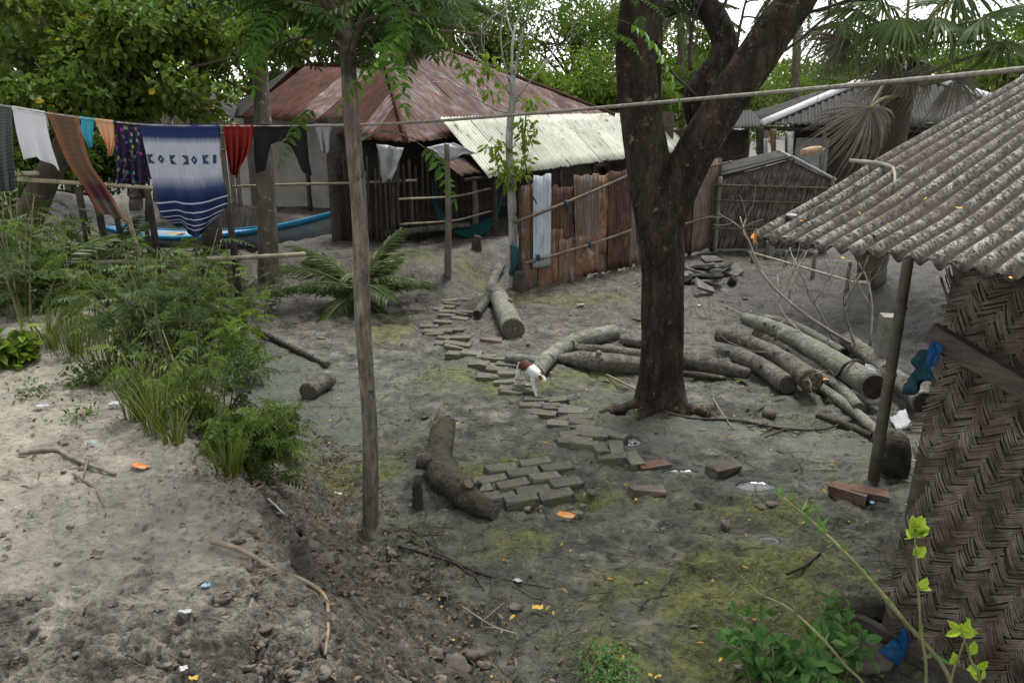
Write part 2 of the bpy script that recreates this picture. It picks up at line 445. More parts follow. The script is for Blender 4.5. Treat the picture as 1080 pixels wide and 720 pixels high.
M = {}
M['ground'] = ground_mat()
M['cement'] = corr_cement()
M['bark_big'] = barkmat("dark_flaking_bark", [(.3, (.013, .010, .0075)), (.5, (.038, .030, .022)), (.72, (.095, .078, .059))],
                        [(5, .54, .66, (.085, .055, .036)), (11, .60, .66, (.15, .12, .09)), (22, .63, .68, (.2, .18, .155)), (44, .65, .69, (.17, .155, .13)), (2.6, .56, .66, (.055, .04, .028)), (1.6, .55, .72, (.03, .032, .012)), (5, .64, .70, (.16, .15, .13))], sc=7, bd=.05, vor=.35)
M['bark_fg'] = barkmat("brown_smooth_bark", [(.34, (.07, .058, .044)), (.5, (.15, .127, .098)), (.68, (.27, .235, .19))], [(3, .52, .68, (.055, .052, .028)), (30, .60, .68, (.2, .17, .135)), (9, .60, .70, (.03, .024, .018))], sc=26, stretch=(1, 1, .22), bd=.012)
M['bark_grey'] = barkmat("grey_speckled_bark", [(.3, (.055, .045, .035)), (.55, (.12, .10, .08)), (.75, (.22, .20, .17))], [(9, .6, .66, (.3, .28, .24))], sc=8, bd=.02)
M['bark_pale'] = barkmat("pale_lichened_bark", [(.3, (.13, .125, .11)), (.5, (.27, .265, .24)), (.7, (.42, .41, .38))], [(8, .58, .64, (.08, .07, .05)), (14, .62, .68, (.25, .24, .1))], sc=9, bd=.01)
M['bark_dim'] = barkmat("background_bark", [(.3, (.035, .028, .02)), (.7, (.11, .09, .07))], sc=5, bd=.02)
M['log'] = barkmat("weathered_grey_log", [(.28, (.045, .04, .033)), (.5, (.125, .115, .098)), (.72, (.24, .225, .195))], [(3.2, .56, .72, (.075, .08, .035)), (24, .56, .64, (.03, .026, .02)), (6, .62, .70, (.26, .245, .215))], sc=9, stretch=(1, 1, 1), bd=.035, rnd=.15)
M['log_pale'] = barkmat("pale_peeled_log", [(.28, (.075, .076, .06)), (.5, (.17, .168, .14)), (.72, (.30, .295, .25))], [(4, .54, .7, (.085, .095, .05)), (26, .57, .65, (.05, .045, .034)), (5, .60, .70, (.34, .33, .285))], sc=8, stretch=(1, 1, 1), bd=.028, rnd=.12)
M['log_dark'] = barkmat("wet_dark_log", [(.28, (.03, .026, .02)), (.55, (.085, .076, .062)), (.75, (.17, .158, .132))], [(4, .52, .7, (.06, .066, .025)), (18, .56, .64, (.02, .017, .013)), (7, .60, .68, (.2, .185, .155))], sc=9, stretch=(1, 1, 1), bd=.04)
def ringmat(name, a, b):
    m = NT(name); c = m.coord("Generated"); d = m.n("ShaderNodeVectorMath", {"operation": 'DISTANCE'}, i0=c, i1=(.5, .5, .5)).outputs["Value"]
    w = m.math('SINE', m.math('MULTIPLY', m.math('ADD', d, m.math('MULTIPLY', m.noise(c, 3, 4), .12)), 62.)); n = m.noise(m.coord(), 30, 5, .7)
    col = m.mix(m.lin(w, -1, 1), a, b); col = m.mix(m.lin(n, .5, .7, 0, .7), col, tuple(x * .4 for x in a)); m.bump(m.math('ADD', w, n), .4, .004); return m.done(col, .9)
M['cut'] = ringmat("sawn_wood_end", (.075, .06, .044), (.16, .135, .10))
M['cut_old'] = noisy("sawn_wood_end", [(.3, (.05, .042, .032)), (.6, (.12, .10, .075)), (.8, (.2, .17, .13))], 12, bump=.4)
M['cut_dark'] = noisy("old_dark_wood_end", [(.3, (.015, .012, .009)), (.6, (.04, .032, .024)), (.8, (.08, .066, .05))], 14, bump=.5)
M['twig'] = noisy("grey_twig", [(.3, (.13, .115, .093)), (.7, (.31, .285, .24))], 12, bump=0, rnd=.2)
M['twig_dark'] = noisy("dark_wet_twig", [(.3, (.025, .02, .016)), (.7, (.07, .06, .048))], 12, bump=0)
M['root'] = noisy("pale_brown_root", [(.3, (.12, .09, .06)), (.7, (.28, .225, .16))], 12, bump=.3)
M['stem_green'] = noisy("green_brown_stem", [(.3, (.10, .10, .045)), (.7, (.24, .235, .12))], 10, bump=0)
M['bamboo'] = noisy("weathered_bamboo", [(.3, (.16, .135, .095)), (.55, (.27, .235, .17)), (.8, (.38, .34, .26))], 9, stretch=(1, 1, 1), bump=.2, rnd=.2)
M['bamboo_dark'] = noisy("old_dark_bamboo", [(.3, (.06, .05, .036)), (.55, (.12, .10, .074)), (.8, (.2, .17, .125))], 9, bump=.3, rnd=.25)
M['wood_grey'] = noisy("grey_weathered_post", [(.3, (.07, .06, .047)), (.55, (.145, .125, .10)), (.8, (.24, .21, .17))], 7, stretch=(3, 3, .6), bump=.4, rnd=.2)
M['wood_dark'] = noisy("dark_house_timber", [(.3, (.02, .016, .012)), (.7, (.07, .057, .043))], 7, bump=.4, rnd=.2)
M['plank'] = noisy("dark_grey_plank", [(.3, (.03, .026, .021)), (.7, (.10, .088, .072))], 6, stretch=(1, 1, 6), bump=.4)
M['mat'] = noisy("woven_split_bamboo", [(.35, (.08, .063, .047)), (.5, (.15, .124, .096)), (.68, (.25, .215, .174))], 10, attr=.5, bump=.3, bscale=70, bdist=.003,
                 spots=[(1.6, .56, .72, (.10, .066, .042))])
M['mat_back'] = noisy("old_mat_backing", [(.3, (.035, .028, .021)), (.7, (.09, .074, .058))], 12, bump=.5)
M['thatch'] = noisy("dry_palm_thatch", [(.3, (.10, .078, .062)), (.6, (.2, .165, .14)), (.8, (.30, .26, .225))], 6, attr=.6, bump=0)
M['rope'] = noisy("grey_fibre_rope", [(.3, (.12, .11, .09)), (.7, (.3, .28, .24))], 60, bump=.8, bdist=.006, bscale=90)
M['brick'] = noisy("mossy_mud_brick", [(.3, (.07, .066, .052)), (.55, (.125, .12, .098)), (.8, (.19, .183, .155))], 9, bump=.7, bscale=40, rnd=.2,
                   spots=[(3.5, .45, .64, (.105, .112, .055)), (14, .56, .66, (.055, .052, .042)), (22, .58, .66, (.15, .145, .12))])
M['brick_red'] = noisy("red_brick", [(.3, (.085, .05, .038)), (.6, (.15, .085, .062)), (.8, (.21, .14, .115))], 10, bump=.6, bscale=40, spots=[(7, .5, .64, (.12, .11, .093))])
M['brick_dark'] = noisy("muddy_dark_brick", [(.3, (.06, .05, .04)), (.6, (.12, .10, .083)), (.8, (.2, .18, .155))], 10, bump=.5, bscale=40, rnd=.15)
M['slab'] = noisy("grey_broken_slab", [(.3, (.05, .047, .04)), (.6, (.10, .096, .083)), (.8, (.16, .154, .137))], 7, bump=.5, rnd=.2)
M['clod'] = noisy("dry_mud_clod", [(.3, (.075, .064, .052)), (.55, (.13, .113, .095)), (.8, (.21, .19, .165))], 8, bump=.6, bscale=50)
M['plaster'] = noisy("mud_plaster_wall", [(.3, (.19, .175, .145)), (.6, (.28, .262, .225)), (.8, (.36, .34, .30))], 3, bump=.4)
M['earth'] = noisy("dark_earth_wall", [(.3, (.06, .053, .043)), (.6, (.12, .108, .09)), (.8, (.18, .165, .14))], 5, bump=.7, bdist=.03)
M['pillar'] = noisy("mossy_concrete_pillar", [(.3, (.13, .125, .105)), (.6, (.22, .215, .185)), (.8, (.32, .31, .28))], 6, bump=.5, spots=[(4, .52, .68, (.08, .085, .045))])
M['fence_rust'] = tin("rusty_brown_tin", [(.37, (.024, .014, .010)), (.5, (.058, .033, .022)), (.64, (.11, .064, .042))], spots=[('s', 1.3, .58, .7, (.2, .11, .062)), ('o', 5, .6, .72, (.07, .06, .055))])
M['fence_pale'] = tin("rust_washed_pale_tin", [(.37, (.055, .037, .027)), (.5, (.125, .09, .067)), (.65, (.23, .19, .155))], spots=[('s', 1.6, .5, .66, (.17, .085, .05)), ('o', 4, .56, .7, (.26, .25, .235))])
M['fence_orange'] = tin("orange_rust_tin", [(.37, (.06, .032, .018)), (.5, (.135, .074, .044)), (.65, (.25, .16, .105))], spots=[('s', 1.5, .55, .7, (.1, .055, .035)), ('o', 4, .58, .7, (.3, .26, .21))])
M['fence_blue'] = tin("blue_grey_galvanised_tin", [(.3, (.2, .23, .26)), (.5, (.30, .34, .375)), (.7, (.42, .46, .49))], spots=[('s', 1.8, .6, .72, (.17, .13, .10))], rough=.5)
M['fence_stripe'] = tin("streaked_grey_rust_tin", [(.3, (.05, .042, .036)), (.5, (.12, .09, .07)), (.7, (.2, .185, .175))], spots=[('s', 2.6, .52, .6, (.1, .055, .035)), ('o', 3.5, .62, .72, (.03, .035, .045))])
M['roof_rust'] = tin("red_brown_rusty_roof_tin", [(.36, (.02, .009, .006)), (.5, (.05, .0205, .0135)), (.66, (.088, .040, .027))], sc=2.2, spots=[('s', 1.4, .62, .74, (.11, .06, .046)), ('s', 2.4, .66, .70, (.24, .22, .21))], rnd=.2, rough=.85)
M['roof_patch'] = tin("silver_patched_rusty_tin", [(.36, (.05, .022, .016)), (.5, (.085, .052, .044)), (.66, (.25, .24, .24))], sc=3, spots=[('s', 1.5, .5, .62, (.16, .08, .065))])
M['roof_white'] = tin("chalky_white_roof_tin", [(.25, (.24, .245, .18)), (.5, (.44, .445, .37)), (.72, (.58, .58, .53))], sc=1.7,
                      spots=[('s', 1.8, .58, .66, (.15, .14, .115)), ('o', 2.6, .60, .66, (.11, .10, .085)), ('s', 5., .58, .64, (.2, .195, .165))], rnd=.16, rough=.85)
M['roof_grey'] = tin("dark_grey_cement_roof", [(.3, (.013, .0125, .011)), (.5, (.026, .025, .0225)), (.7, (.048, .046, .042))], sc=4, rnd=.12)
M['roof_light'] = tin("light_grey_tin", [(.3, (.13, .13, .12)), (.5, (.22, .22, .205)), (.7, (.33, .33, .315))], sc=3)
M['ridge_white'] = noisy("white_ridge_cap", [(.3, (.45, .46, .46)), (.7, (.66, .67, .67))], 5, bump=.1)
M['boat_blue'] = noisy("bright_blue_boat_paint", [(.3, (.02, .13, .26)), (.7, (.04, .24, .42))], 6, rough=.45, bump=.2)
M['boat_grey'] = noisy("faded_blue_grey_hull", [(.3, (.13, .17, .2)), (.55, (.2, .25, .29)), (.8, (.3, .34, .37))], 3, rough=.6, bump=.3)
M['boat_tar'] = noisy("grey_hull_bottom", [(.3, (.08, .085, .09)), (.7, (.17, .175, .18))], 4, rough=.6, bump=.3)
M['boat_wood'] = noisy("boat_deck_wood", [(.3, (.2, .13, .075)), (.7, (.42, .30, .19))], 5, bump=.3)
M['plastic_white'] = noisy("grey_white_plastic_sheet", [(.3, (.2, .205, .21)), (.7, (.40, .41, .42))], 4, rough=.4, bump=.5, bdist=.02)
M['teal'] = noisy("teal_netting", [(.3, (.003, .024, .026)), (.7, (.007, .055, .058))], 20, rough=.7, bump=.6)
M['blue_plastic'] = noisy("bright_blue_plastic", [(.3, (.006, .035, .10)), (.7, (.014, .085, .2))], 9, rough=.4, bump=.5)
M['dull_blue'] = noisy("dull_teal_blue_net", [(.3, (.012, .04, .052)), (.7, (.03, .085, .105))], 14, rough=.8, bump=.6)
M['white_rag'] = noisy("dirty_white_litter", [(.3, (.26, .26, .25)), (.7, (.48, .48, .47))], 12, rough=.6, bump=.4)
M['orange_pack'] = noisy("orange_packet", [(.3, (.42, .11, .025)), (.5, (.5, .22, .05)), (.72, (.5, .38, .2))], 9, rough=.4, bump=.4)
M['red_pack'] = noisy("red_orange_packet", [(.3, (.36, .07, .035)), (.5, (.45, .17, .06)), (.7, (.46, .34, .22))], 14, rough=.4, bump=.4)
M['yellow_leaf'] = noisy("fallen_yellow_leaf", [(.3, (.30, .17, .03)), (.7, (.48, .34, .08))], 9, rough=.6, bump=.2, rnd=.25)
M['brown_leaf'] = noisy("dry_brown_leaf", [(.3, (.085, .06, .04)), (.7, (.22, .16, .105))], 9, rough=.7, bump=.2, attr=.5)
M['blue_bit'] = noisy("pale_blue_litter", [(.3, (.12, .25, .34)), (.7, (.26, .40, .47))], 9, rough=.5, bump=.3)
M['leaf_fg'] = leafmat("dark_feathery_tree_leaf", [(0, (.012, .032, .005)), (.45, (.028, .07, .010)), (.8, (.065, .15, .018)), (1, (.13, .25, .03))])
M['leaf_left'] = leafmat("broad_olive_leaf", [(0, (.018, .036, .005)), (.4, (.046, .082, .010)), (.8, (.10, .15, .02)), (.97, (.17, .215, .035)), (1, (.5, .30, .03))], trans=.35)
M['leaf_mid'] = leafmat("mid_green_leaf", [(0, (.02, .042, .007)), (.5, (.056, .103, .015)), (1, (.135, .195, .035))], trans=.3)
M['leaf_bright'] = leafmat("fresh_green_leaf", [(0, (.03, .065, .006)), (.5, (.085, .15, .012)), (1, (.18, .26, .03))], trans=.35)
M['leaf_grey'] = leafmat("grey_green_shrub_leaf", [(0, (.022, .04, .014)), (.5, (.05, .085, .028)), (1, (.11, .16, .062))], trans=.25)
M['leaf_palm'] = leafmat("palm_leaf_green", [(0, (.04, .062, .028)), (.5, (.08, .115, .05)), (1, (.165, .205, .10))], trans=.25, rough=.4)
M['leaf_fan'] = leafmat("fan_palm_leaf_green", [(0, (.018, .034, .008)), (.5, (.05, .085, .02)), (1, (.13, .175, .055))], trans=.2, rough=.45)
M['leaf_dead'] = leafmat("dead_palm_leaf_grey", [(0, (.09, .074, .06)), (.5, (.2, .172, .148)), (1, (.33, .30, .265))], trans=.1, rough=.8, spec=.15)
M['leaf_herb'] = leafmat("bright_herb_leaf", [(0, (.04, .10, .03)), (.5, (.08, .18, .045)), (1, (.15, .28, .08))], trans=.3)
M['leaf_lime'] = leafmat("lime_young_leaf", [(0, (.16, .26, .02)), (.5, (.26, .38, .03)), (1, (.36, .46, .06))], trans=.35)
M['grass'] = leafmat("bank_grass_blade", [(0, (.03, .05, .008)), (.5, (.08, .115, .018)), (1, (.2, .2, .07))], trans=.25)
M['leaf_far'] = leafmat("distant_leaf", [(0, (.03, .056, .012)), (.5, (.08, .13, .026)), (1, (.18, .235, .07))], trans=.35)

def fur():
    m = NT("white_and_brown_fur")
    col = m.mix(m.attr(), (.68, .655, .62), (.075, .036, .024))
    m.bump(m.noise(m.coord(), 90, 3), .3, .004)
    return m.done(col, .85, .15)
M['fur'] = fur()
M['black'] = noisy("dark_eye", [(0, (.01, .01, .01)), (1, (.015, .012, .01))], 5, rough=.2, bump=0)

# ------------------------------------------------------------------ ground: one sheet to the horizon
def build_ground():
    yn = np.concatenate([np.linspace(-40, -2, 8), np.linspace(-1.5, 1.4, 16)])
    ang = np.linspace(math.atan2(CAMH, 1.55), math.atan2(CAMH, 45.), 700)
    yf = CAMH / np.tan(ang)
    yo = np.geomspace(47, 900, 40)
    ys = np.concatenate([yn, yf, yo])
    a = np.concatenate([np.array([-30, -14, -7, -3.5, -2.2, -1.6, -1.3, -1.1]), np.linspace(-.98, .98, 740), np.array([1.1, 1.3, 1.6, 2.2, 3.5, 7, 14, 30])])
    w = np.maximum(ys * .80 + .55, 1.9)
    X = a[None] * w[:, None]; Y = np.repeat(ys[:, None], len(a), 1)
    Z = H(X, Y)
    d = toe(X, Y)
    near = sm(40, 14, Y) * sm(.2, 1.2, Y + .5)
    # trodden mud, clods and rills
    path = np.exp(-((X - np.interp(Y, [2, 3.5, 5, 6.5, 8, 10, 13], [.5, .35, .2, -.1, -.45, -.75, -.8])) / .45) ** 2)
    cl = fbm(X * 8 + 2 * fbm(X * 5, Y * 5, 2, 77), Y * 8, 4, 31, .7); rg = 1 - np.abs(2 * fbm(X * 4.2, Y * 4.2, 4, 41) - 1)
    ft = fbm(X * 3.1, Y * 3.1, 3, 51)
    ftp = np.clip(.47 - ft, 0, 1) * .55                          # trodden hollows
    slope = sm(-.2, .3, d) * sm(1.5, 1.0, d)
    lowl = sm(.4, .9, d) * sm(3.0, 2.3, Y)                       # clods on the near bank
    amp = .046 + .03 * slope + .06 * lowl - .016 * path
    amp = amp * (1 - .45 * sm(1.0, 1.5, d) * (1 - lowl))
    Z = Z + near * (amp * (cl - .5) * 2.0 + .020 * (rg - .7) * (1 - .6 * path) - ftp * (1 - .7 * sm(.9, 1.4, d)) * .35)
    # masks
    sand = sm(.75, 1.25, d + .5 * (fbm(X * 1.7, Y * 1.7, 3, 61) - .5)) * (1 - .75 * sm(2.9, 2.3, Y + .8 * (fbm(X * 2.2, Y * 2.2, 3, 63) - .5)))
    sand = np.maximum(sand * .95, .26 * path * sm(9, 6, Y))
    sand = np.where(Y > 12, sand * .5, sand)
    dirt = np.maximum(.72 * sm(-.25, .25, d), .82 * sm(7.0, 9.5, Y + .5 * (fbm(X, Y, 2, 91) - .5)))
    dirt = np.maximum(dirt, 1.0 * sm(2.2, 3.2, X + .9 * (fbm(X * 1.3, Y * 1.3, 2, 93) - .5)) * sm(6.6, 7.6, Y) * sm(15, 12, Y)); dirt = np.maximum(dirt, .97 * sm(12.2, 13.2, Y + (fbm(X, Y, 2, 95) - .5)) * sm(-5, -2.5, X) * sm(16, 14, Y))
    moss = np.zeros_like(X); wet = np.zeros_like(X)
    for (u, v, rx, ry, k) in [(770, 620, .75, .55, .85), (700, 600, .35, .25, .6), (720, 690, .45, .3, .9), (860, 650, .4, .4, .6), (365, 498, .35, .3, .85), (605, 314, 1.1, .45, .9),
                              (412, 345, .35, .9, .8), (500, 290, .6, .5, .8), (430, 270, .8, .6, .75), (400, 290, .5, .5, .6), (540, 495, .45, .3, .5), (640, 395, .5, .3, .7),
                              (620, 525, .35, .2, .5), (545, 405, .5, .3, .55), (560, 570, .3, .2, .3), (790, 270, .6, .6, .8), (800, 540, .5, .3, .35), (470, 400, .4, .3, .4), (325, 470, .3, .3, .5)]:
        p = gp(u, v); moss = np.maximum(moss, k * np.exp(-(((X - p[0]) / rx) ** 2 + ((Y - p[1]) / ry) ** 2)))
    for (u, v, rx, ry, k) in [(797, 511, .20, .12, 1.15), (642, 458, .24, .20, .95), (662, 464, .16, .12, 1.1), (812, 567, .10, .07, 1.05), (718, 496, .22, .08, 1.), (845, 510, .09, .07, 1.), (300, 430, .8, .8, .60), (335, 455, .65, .55, .6), (290, 395, .7, 1.0, .56), (350, 405, .7, .7, .5), (270, 370, .6, .8, .5), (860, 470, .6, .35, .42), (720, 465, .5, .3, .4),
                              (745, 450, .5, .3, .52), (905, 470, .2, .2, .6), (690, 490, .2, .1, .55)]:
        p = gp(u, v); g = k * np.exp(-(((X - p[0]) / rx) ** 2 + ((Y - p[1]) / ry) ** 2)); wet = np.maximum(wet, g)
    sl = .55 * sm(.2, .45, wet); Z = Z * (1 - sl) + H(X, Y) * sl
    pz = sm(.6, .75, wet)
    Z = Z * (1 - pz) + (H(X, Y) - .022) * pz
    mb = MB(); n, m_ = X.shape
    i = np.arange(n - 1)[:, None] * m_; j = np.arange(m_ - 1)[None]
    q = np.stack([i + j, i + j + 1, i + m_ + j + 1, i + m_ + j], -1).reshape(-1, 4)
    mb.add(np.stack([X, Y, Z], -1), q)
    o = obj("ground", mb, M['ground'], kind="structure")
    at = o.data.attributes.new("mask", 'FLOAT_COLOR', 'POINT')
    at.data.foreach_set("color", np.stack([sand, moss, wet, dirt], -1).astype(np.float32).ravel())
    return o
ground = build_ground()

# ------------------------------------------------------------------ sheet metal and roofs
def corr(O, ux, uy, W, lenf, pitch=.076, amp=.009, thick=.003, npw=6, nl=7, seed=0, wob=.006, ragged=0., c0=0., start=0., ragtop=0.):
    """one corrugated sheet: across ux (from c0, width W), along uy from `start` to lenf(c); returns MB, st"""
    rs = rng(seed); ux = nrm(ux); uy = nrm(uy); nr = nrm(np.cross(ux, uy))
    if nr[2] < 0 and abs(nr[2]) > .05: nr = -nr
    n = max(4, int(W / pitch * npw))
    c = np.linspace(0, W, n); L = np.array([lenf(c0 + x) for x in c])
    s0 = np.full(n, start) + ragged * (vn(c * 14, c * 0 + seed, 3) - .3)
    L = L + ragtop * (vn(c * 9, c * 0 + seed, 8) - .5)
    w = np.linspace(0, 1, nl)
    al = s0[:, None] + (np.maximum(L - s0, .01))[:, None] * w[None]
    ph = np.cos(2 * np.pi * (c0 + c) / pitch)
    z = amp * ph[:, None] + wob * 2 * (vn(c[:, None] * 1.3 + seed, al * 1.7 + seed * 3) - .5)
    base = np.asarray(O, float) + ux * (c0 + c)[:, None, None] + uy * al[..., None] + nr * z[..., None]
    top = base + nr * thick
    v = np.concatenate([top.reshape(-1, 3), base.reshape(-1, 3)])
    i = np.arange(n - 1)[:, None] * nl; j = np.arange(nl - 1)[None]
    q = np.stack([i + j, i + j + 1, i + nl + j + 1, i + nl + j], -1).reshape(-1, 4); K = n * nl
    qs = [q, q[:, ::-1] + K]
    e = np.arange(n - 1) * nl
    qs.append(np.stack([e, e + nl, e + nl + K, e + K], -1)); e2 = e + nl - 1; qs.append(np.stack([e2 + nl, e2, e2 + K, e2 + nl + K], -1))
    f = np.arange(nl - 1); qs.append(np.stack([f + 1, f, f + K, f + 1 + K], -1)); f2 = f + (n - 1) * nl; qs.append(np.stack([f2, f2 + 1, f2 + 1 + K, f2 + K], -1))
    a = np.repeat((ph * .5 + .5), nl); mb = MB(); mb.add(v, np.concatenate(qs), None, np.concatenate([a, a]))
    off = rs.random(2) * 20
    st = np.stack([np.repeat(c0 + c, nl) + off[0], al.ravel() + off[1]], -1)
    return mb, np.concatenate([st, st])
def roof_face(parent, L, Rr, A, nsh, mats, amp=.010, pitch=.076, npw=6, nl=6, name="roof_sheet", seed=0, A2=None, over=.06):
    """a roof slope between eave corners L and R rising to the point A (or ridge A-A2), split into sheets"""
    L, Rr, A = map(lambda p: np.asarray(p, float), (L, Rr, A)); ux = nrm(Rr - L); W = np.linalg.norm(Rr - L)
    ca = np.dot(A - L, ux); up = A - L - ux * ca; Hh = np.linalg.norm(up); uy = up / Hh
    cb = ca if A2 is None else np.dot(np.asarray(A2) - L, ux)
    def lf(c): return Hh * max(.02, min(1., c / max(ca, 1e-3) if ca > 0 else 1., (W - c) / max(W - cb, 1e-3) if W > cb else 1.))
    w = W / nsh
    for k in range(nsh):
        mb, st = corr(L + np.array([0, 0, .004 * (k % 2)]), ux, uy, w + (over if k < nsh - 1 else 0), lf, pitch, amp, npw=npw, nl=nl, seed=seed + k, c0=k * w, ragged=.07, wob=.008)
        obj(name, mb, mats[(k * 7 + seed) % len(mats)] if isinstance(mats, list) else mats, parent, uv=st)

def HL(s, t, z): return np.array([*(E0 + EE * s + EP * t), z])
def gz(p): return h1(p[0], p[1])
def post(parent, x, y, z1, r, mat, lean=(0, 0), name="post", z0=None, n=8, seed=0, rough=.12, seg=9):
    z0 = h1(x, y) - .12 if z0 is None else z0
    mb = MB(); tube(mb, [(x, y, z0), (x + lean[0] * .5, y + lean[1] * .5, (z0 + z1) / 2), (x + lean[0], y + lean[1], z1)], [r * 1.08, r, r * .92], n, seg, rough, 5, seed)
    return obj(name, mb, mat, parent)
def bar(parent, pts, r, mat, name, n=7, seg=None, rough=.1, seed=0):
    mb = MB(); tube(mb, pts, r, n, seg, rough, 5, seed); return obj(name, mb, mat, parent)
def bamboo_tube(mb, a, b, r, n=8, sp=.33, sag=0., seed=0):
    """a culm with swollen nodes"""
    a, b = np.asarray(a, float), np.asarray(b, float); L = np.linalg.norm(b - a); k = max(2, int(L / sp)); pts = []; rad = []
    for i in range(k):
        for f, s in ((0, 1.0), (.86, 1.0), (.93, 1.22), (.965, .95)):
            u = (i + f) / k; pts.append(a + (b - a) * u + np.array([0, 0, -sag * 4 * u * (1 - u)])); rad.append(r * s * (1 - .2 * u))
    pts.append(b); rad.append(r * .8)
    return tube(mb, pts, rad, n, len(pts), .05, 4, seed)

# ---- main house: rusty pyramid roof with a white lean-to over the porch
house = thing("house", "low house with rusty red hipped tin roof and white lean-to porch roof behind tin fence", "house", HL(2.5, 2, .4))
LC, RC, AP = HL(-1.0, .87, 2.0), HL(6.6, .92, 2.32), HL(2.7, 3.0, 3.66); AQ = HL(.9, 3.0, 3.62)
LB, RB = HL(-1.25, 2.3, 2.1), HL(7.2, 5.2, 2.3)
RR, RP = M['roof_rust'], M['roof_patch']
roof_face(house, LC, RC, AQ, 10, [RR, RR, RR, RP, RR, RR, RR], seed=3, nl=8, A2=AP)
roof_face(house, LB, LC, AQ, 6, [RR, RP, RR, RR, RP, RR], seed=11)
roof_face(house, RC, RB, AP, 6, RR, seed=21)
roof_face(house, RB, LB, AP, 8, RR, seed=31, npw=4, nl=4, A2=AQ)
for nm, q0, q1 in (("ridge_cap", LC, AQ), ("ridge_cap", AQ, AP), ("ridge_cap", RC, AP)):
    bar(house, [q0 + [0, 0, .03], (q0 + q1) / 2 + [0, 0, .035], q1 + [0, 0, .03]], .045, RR, nm, 8, 12, .05)
# white lean-to sheets, cut back to a hip at the far end
WL = HL(0, 0, 1.44); WUx = HL(1, 0, 1.44) - WL; WUy = HL(0, .95, 2.33) - WL; WUl = np.linalg.norm(WUy)
for k in range(13):
    mb, st = corr(WL + np.array([0, 0, .006 * (k % 2)]), WUx, WUy, .83 + .05, lambda c: WUl * min(1.05, max(.03, (10.95 - c) / 2.8)), .095, .016, npw=7, nl=7, seed=60 + k, c0=k * .83, ragged=.05, wob=.006)
    obj("white_roof_sheet", mb, M['roof_white'], house, uv=st)
mb, st = corr(HL(-.62, .12, 1.50), HL(1, 0, 0) - HL(0, 0, 0), HL(0, .6, .36) - HL(0, 0, 0), .62, lambda c: .45, .076, .011, npw=6, nl=5, seed=77, ragged=.1)
obj("rusty_eave_sheet", mb, M['fence_rust'], house, uv=st)
# porch: posts, rails, inner walls
for k, s in enumerate((.35, 1.4, 2.6, 4.0, 5.6, 7.2, 8.8)):
    p = HL(s, .12, 0); post(house, p[0], p[1], 1.47, .04, M['wood_dark'], (.02, .01), "porch_post", seed=k)
bar(house, [HL(-.5, .14, 1.43), HL(4, .12, 1.42), HL(9.3, .14, 1.42)], .03, M['wood_dark'], "eave_beam", seg=10)
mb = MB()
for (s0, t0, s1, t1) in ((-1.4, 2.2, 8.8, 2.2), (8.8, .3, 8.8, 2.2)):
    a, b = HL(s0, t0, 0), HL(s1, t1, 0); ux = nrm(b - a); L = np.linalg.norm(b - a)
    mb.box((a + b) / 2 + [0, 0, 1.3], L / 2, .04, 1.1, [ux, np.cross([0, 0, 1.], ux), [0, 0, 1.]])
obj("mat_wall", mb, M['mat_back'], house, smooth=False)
rs = rng(5)
for k in range(12):                                                   # split-bamboo wall to the left of the porch
    f = k / 11; p = HL(-1.15 - .1 * f, .95 + 1.3 * f, 0); post(house, p[0], p[1], 1.55 + rs.uniform(-.12, .3), .022, M['wood_dark'], rs.normal(0, .02, 2), "wall_pole", seed=k, seg=4, n=6)
for k in range(16):
    s = -1.1 + k * .16; p = HL(s, 1.15, 0); post(house, p[0], p[1], 1.75 + rs.uniform(-.15, .1), .026, M['wood_dark'], rs.normal(0, .02, 2), "wall_pole", seed=k + 40, seg=4, n=6)
for k, z in enumerate((.75, 1.15)):
    bar(house, [HL(-1.2, .9, z), HL(-.2, .55, z - .03), HL(.8, .5, z + .02)], .018, M['bamboo'], "porch_rail", seg=10)
for k in range(3):
    bar(house, [HL(.6 + k * .1, 1.7, .75 + .22 * k), HL(2.6, 1.65, .74 + .22 * k)], .02, M['wood_dark'], "bed_rail", seg=4)
for k in range(7):
    a = HL(1.2 + k * 1.05, .35, 0); mb = MB(); mb.box(HL(1.6 + k * 1.05, 1.9, 1.05 + .1 * (k % 3)), .45, .03, .035, [[*EE, 0], [*EP, 0], [0, 0, 1]]); obj("shelf_plank", mb, M['plank'], house, smooth=False)
# plastic sheets tied under the eave
def drape(parent, name, mat, pts4, nu=14, nv=10, bulge=.12, seed=0, label=None, cat=None):
    a, b, c, d = map(np.asarray, pts4); u = np.linspace(0, 1, nu)[:, None, None]; w = np.linspace(0, 1, nv)[None, :, None]
    v = (a * (1 - u) + b * u) * (1 - w) + (d * (1 - u) + c * u) * w
    nr = nrm(np.cross(b - a, d - a)); f = (fbm(u[..., 0] * 4 + seed, w[..., 0] * 3 + seed, 3, seed) - .5) * 2
    v = v + nr * (bulge * f)[..., None]
    v[:, -1, 2] += .06 * (vn(np.linspace(0, 5, nu), np.zeros(nu), seed) - .5) * 2
    i = np.arange(nu - 1)[:, None] * nv; j = np.arange(nv - 1)[None]
    mb = MB(); mb.add(v, np.stack([i + j, i + nv + j, i + nv + j + 1, i + j + 1], -1).reshape(-1, 4))
    if parent is not None: o = obj(name, mb, mat, parent)
    else: o = solo(name, mb, mat, label, cat)
    md = o.modifiers.new("thickness", 'SOLIDIFY'); md.thickness = .006
    return o
drape(None, "plastic_sheet", M['plastic_white'], (P(398, 152, 12.4), P(425, 156, 12.3), P(416, 187, 12.3), P(404, 192, 12.4)), seed=3, label="crumpled white plastic sheet hanging below the roof's left corner", cat="plastic sheet")
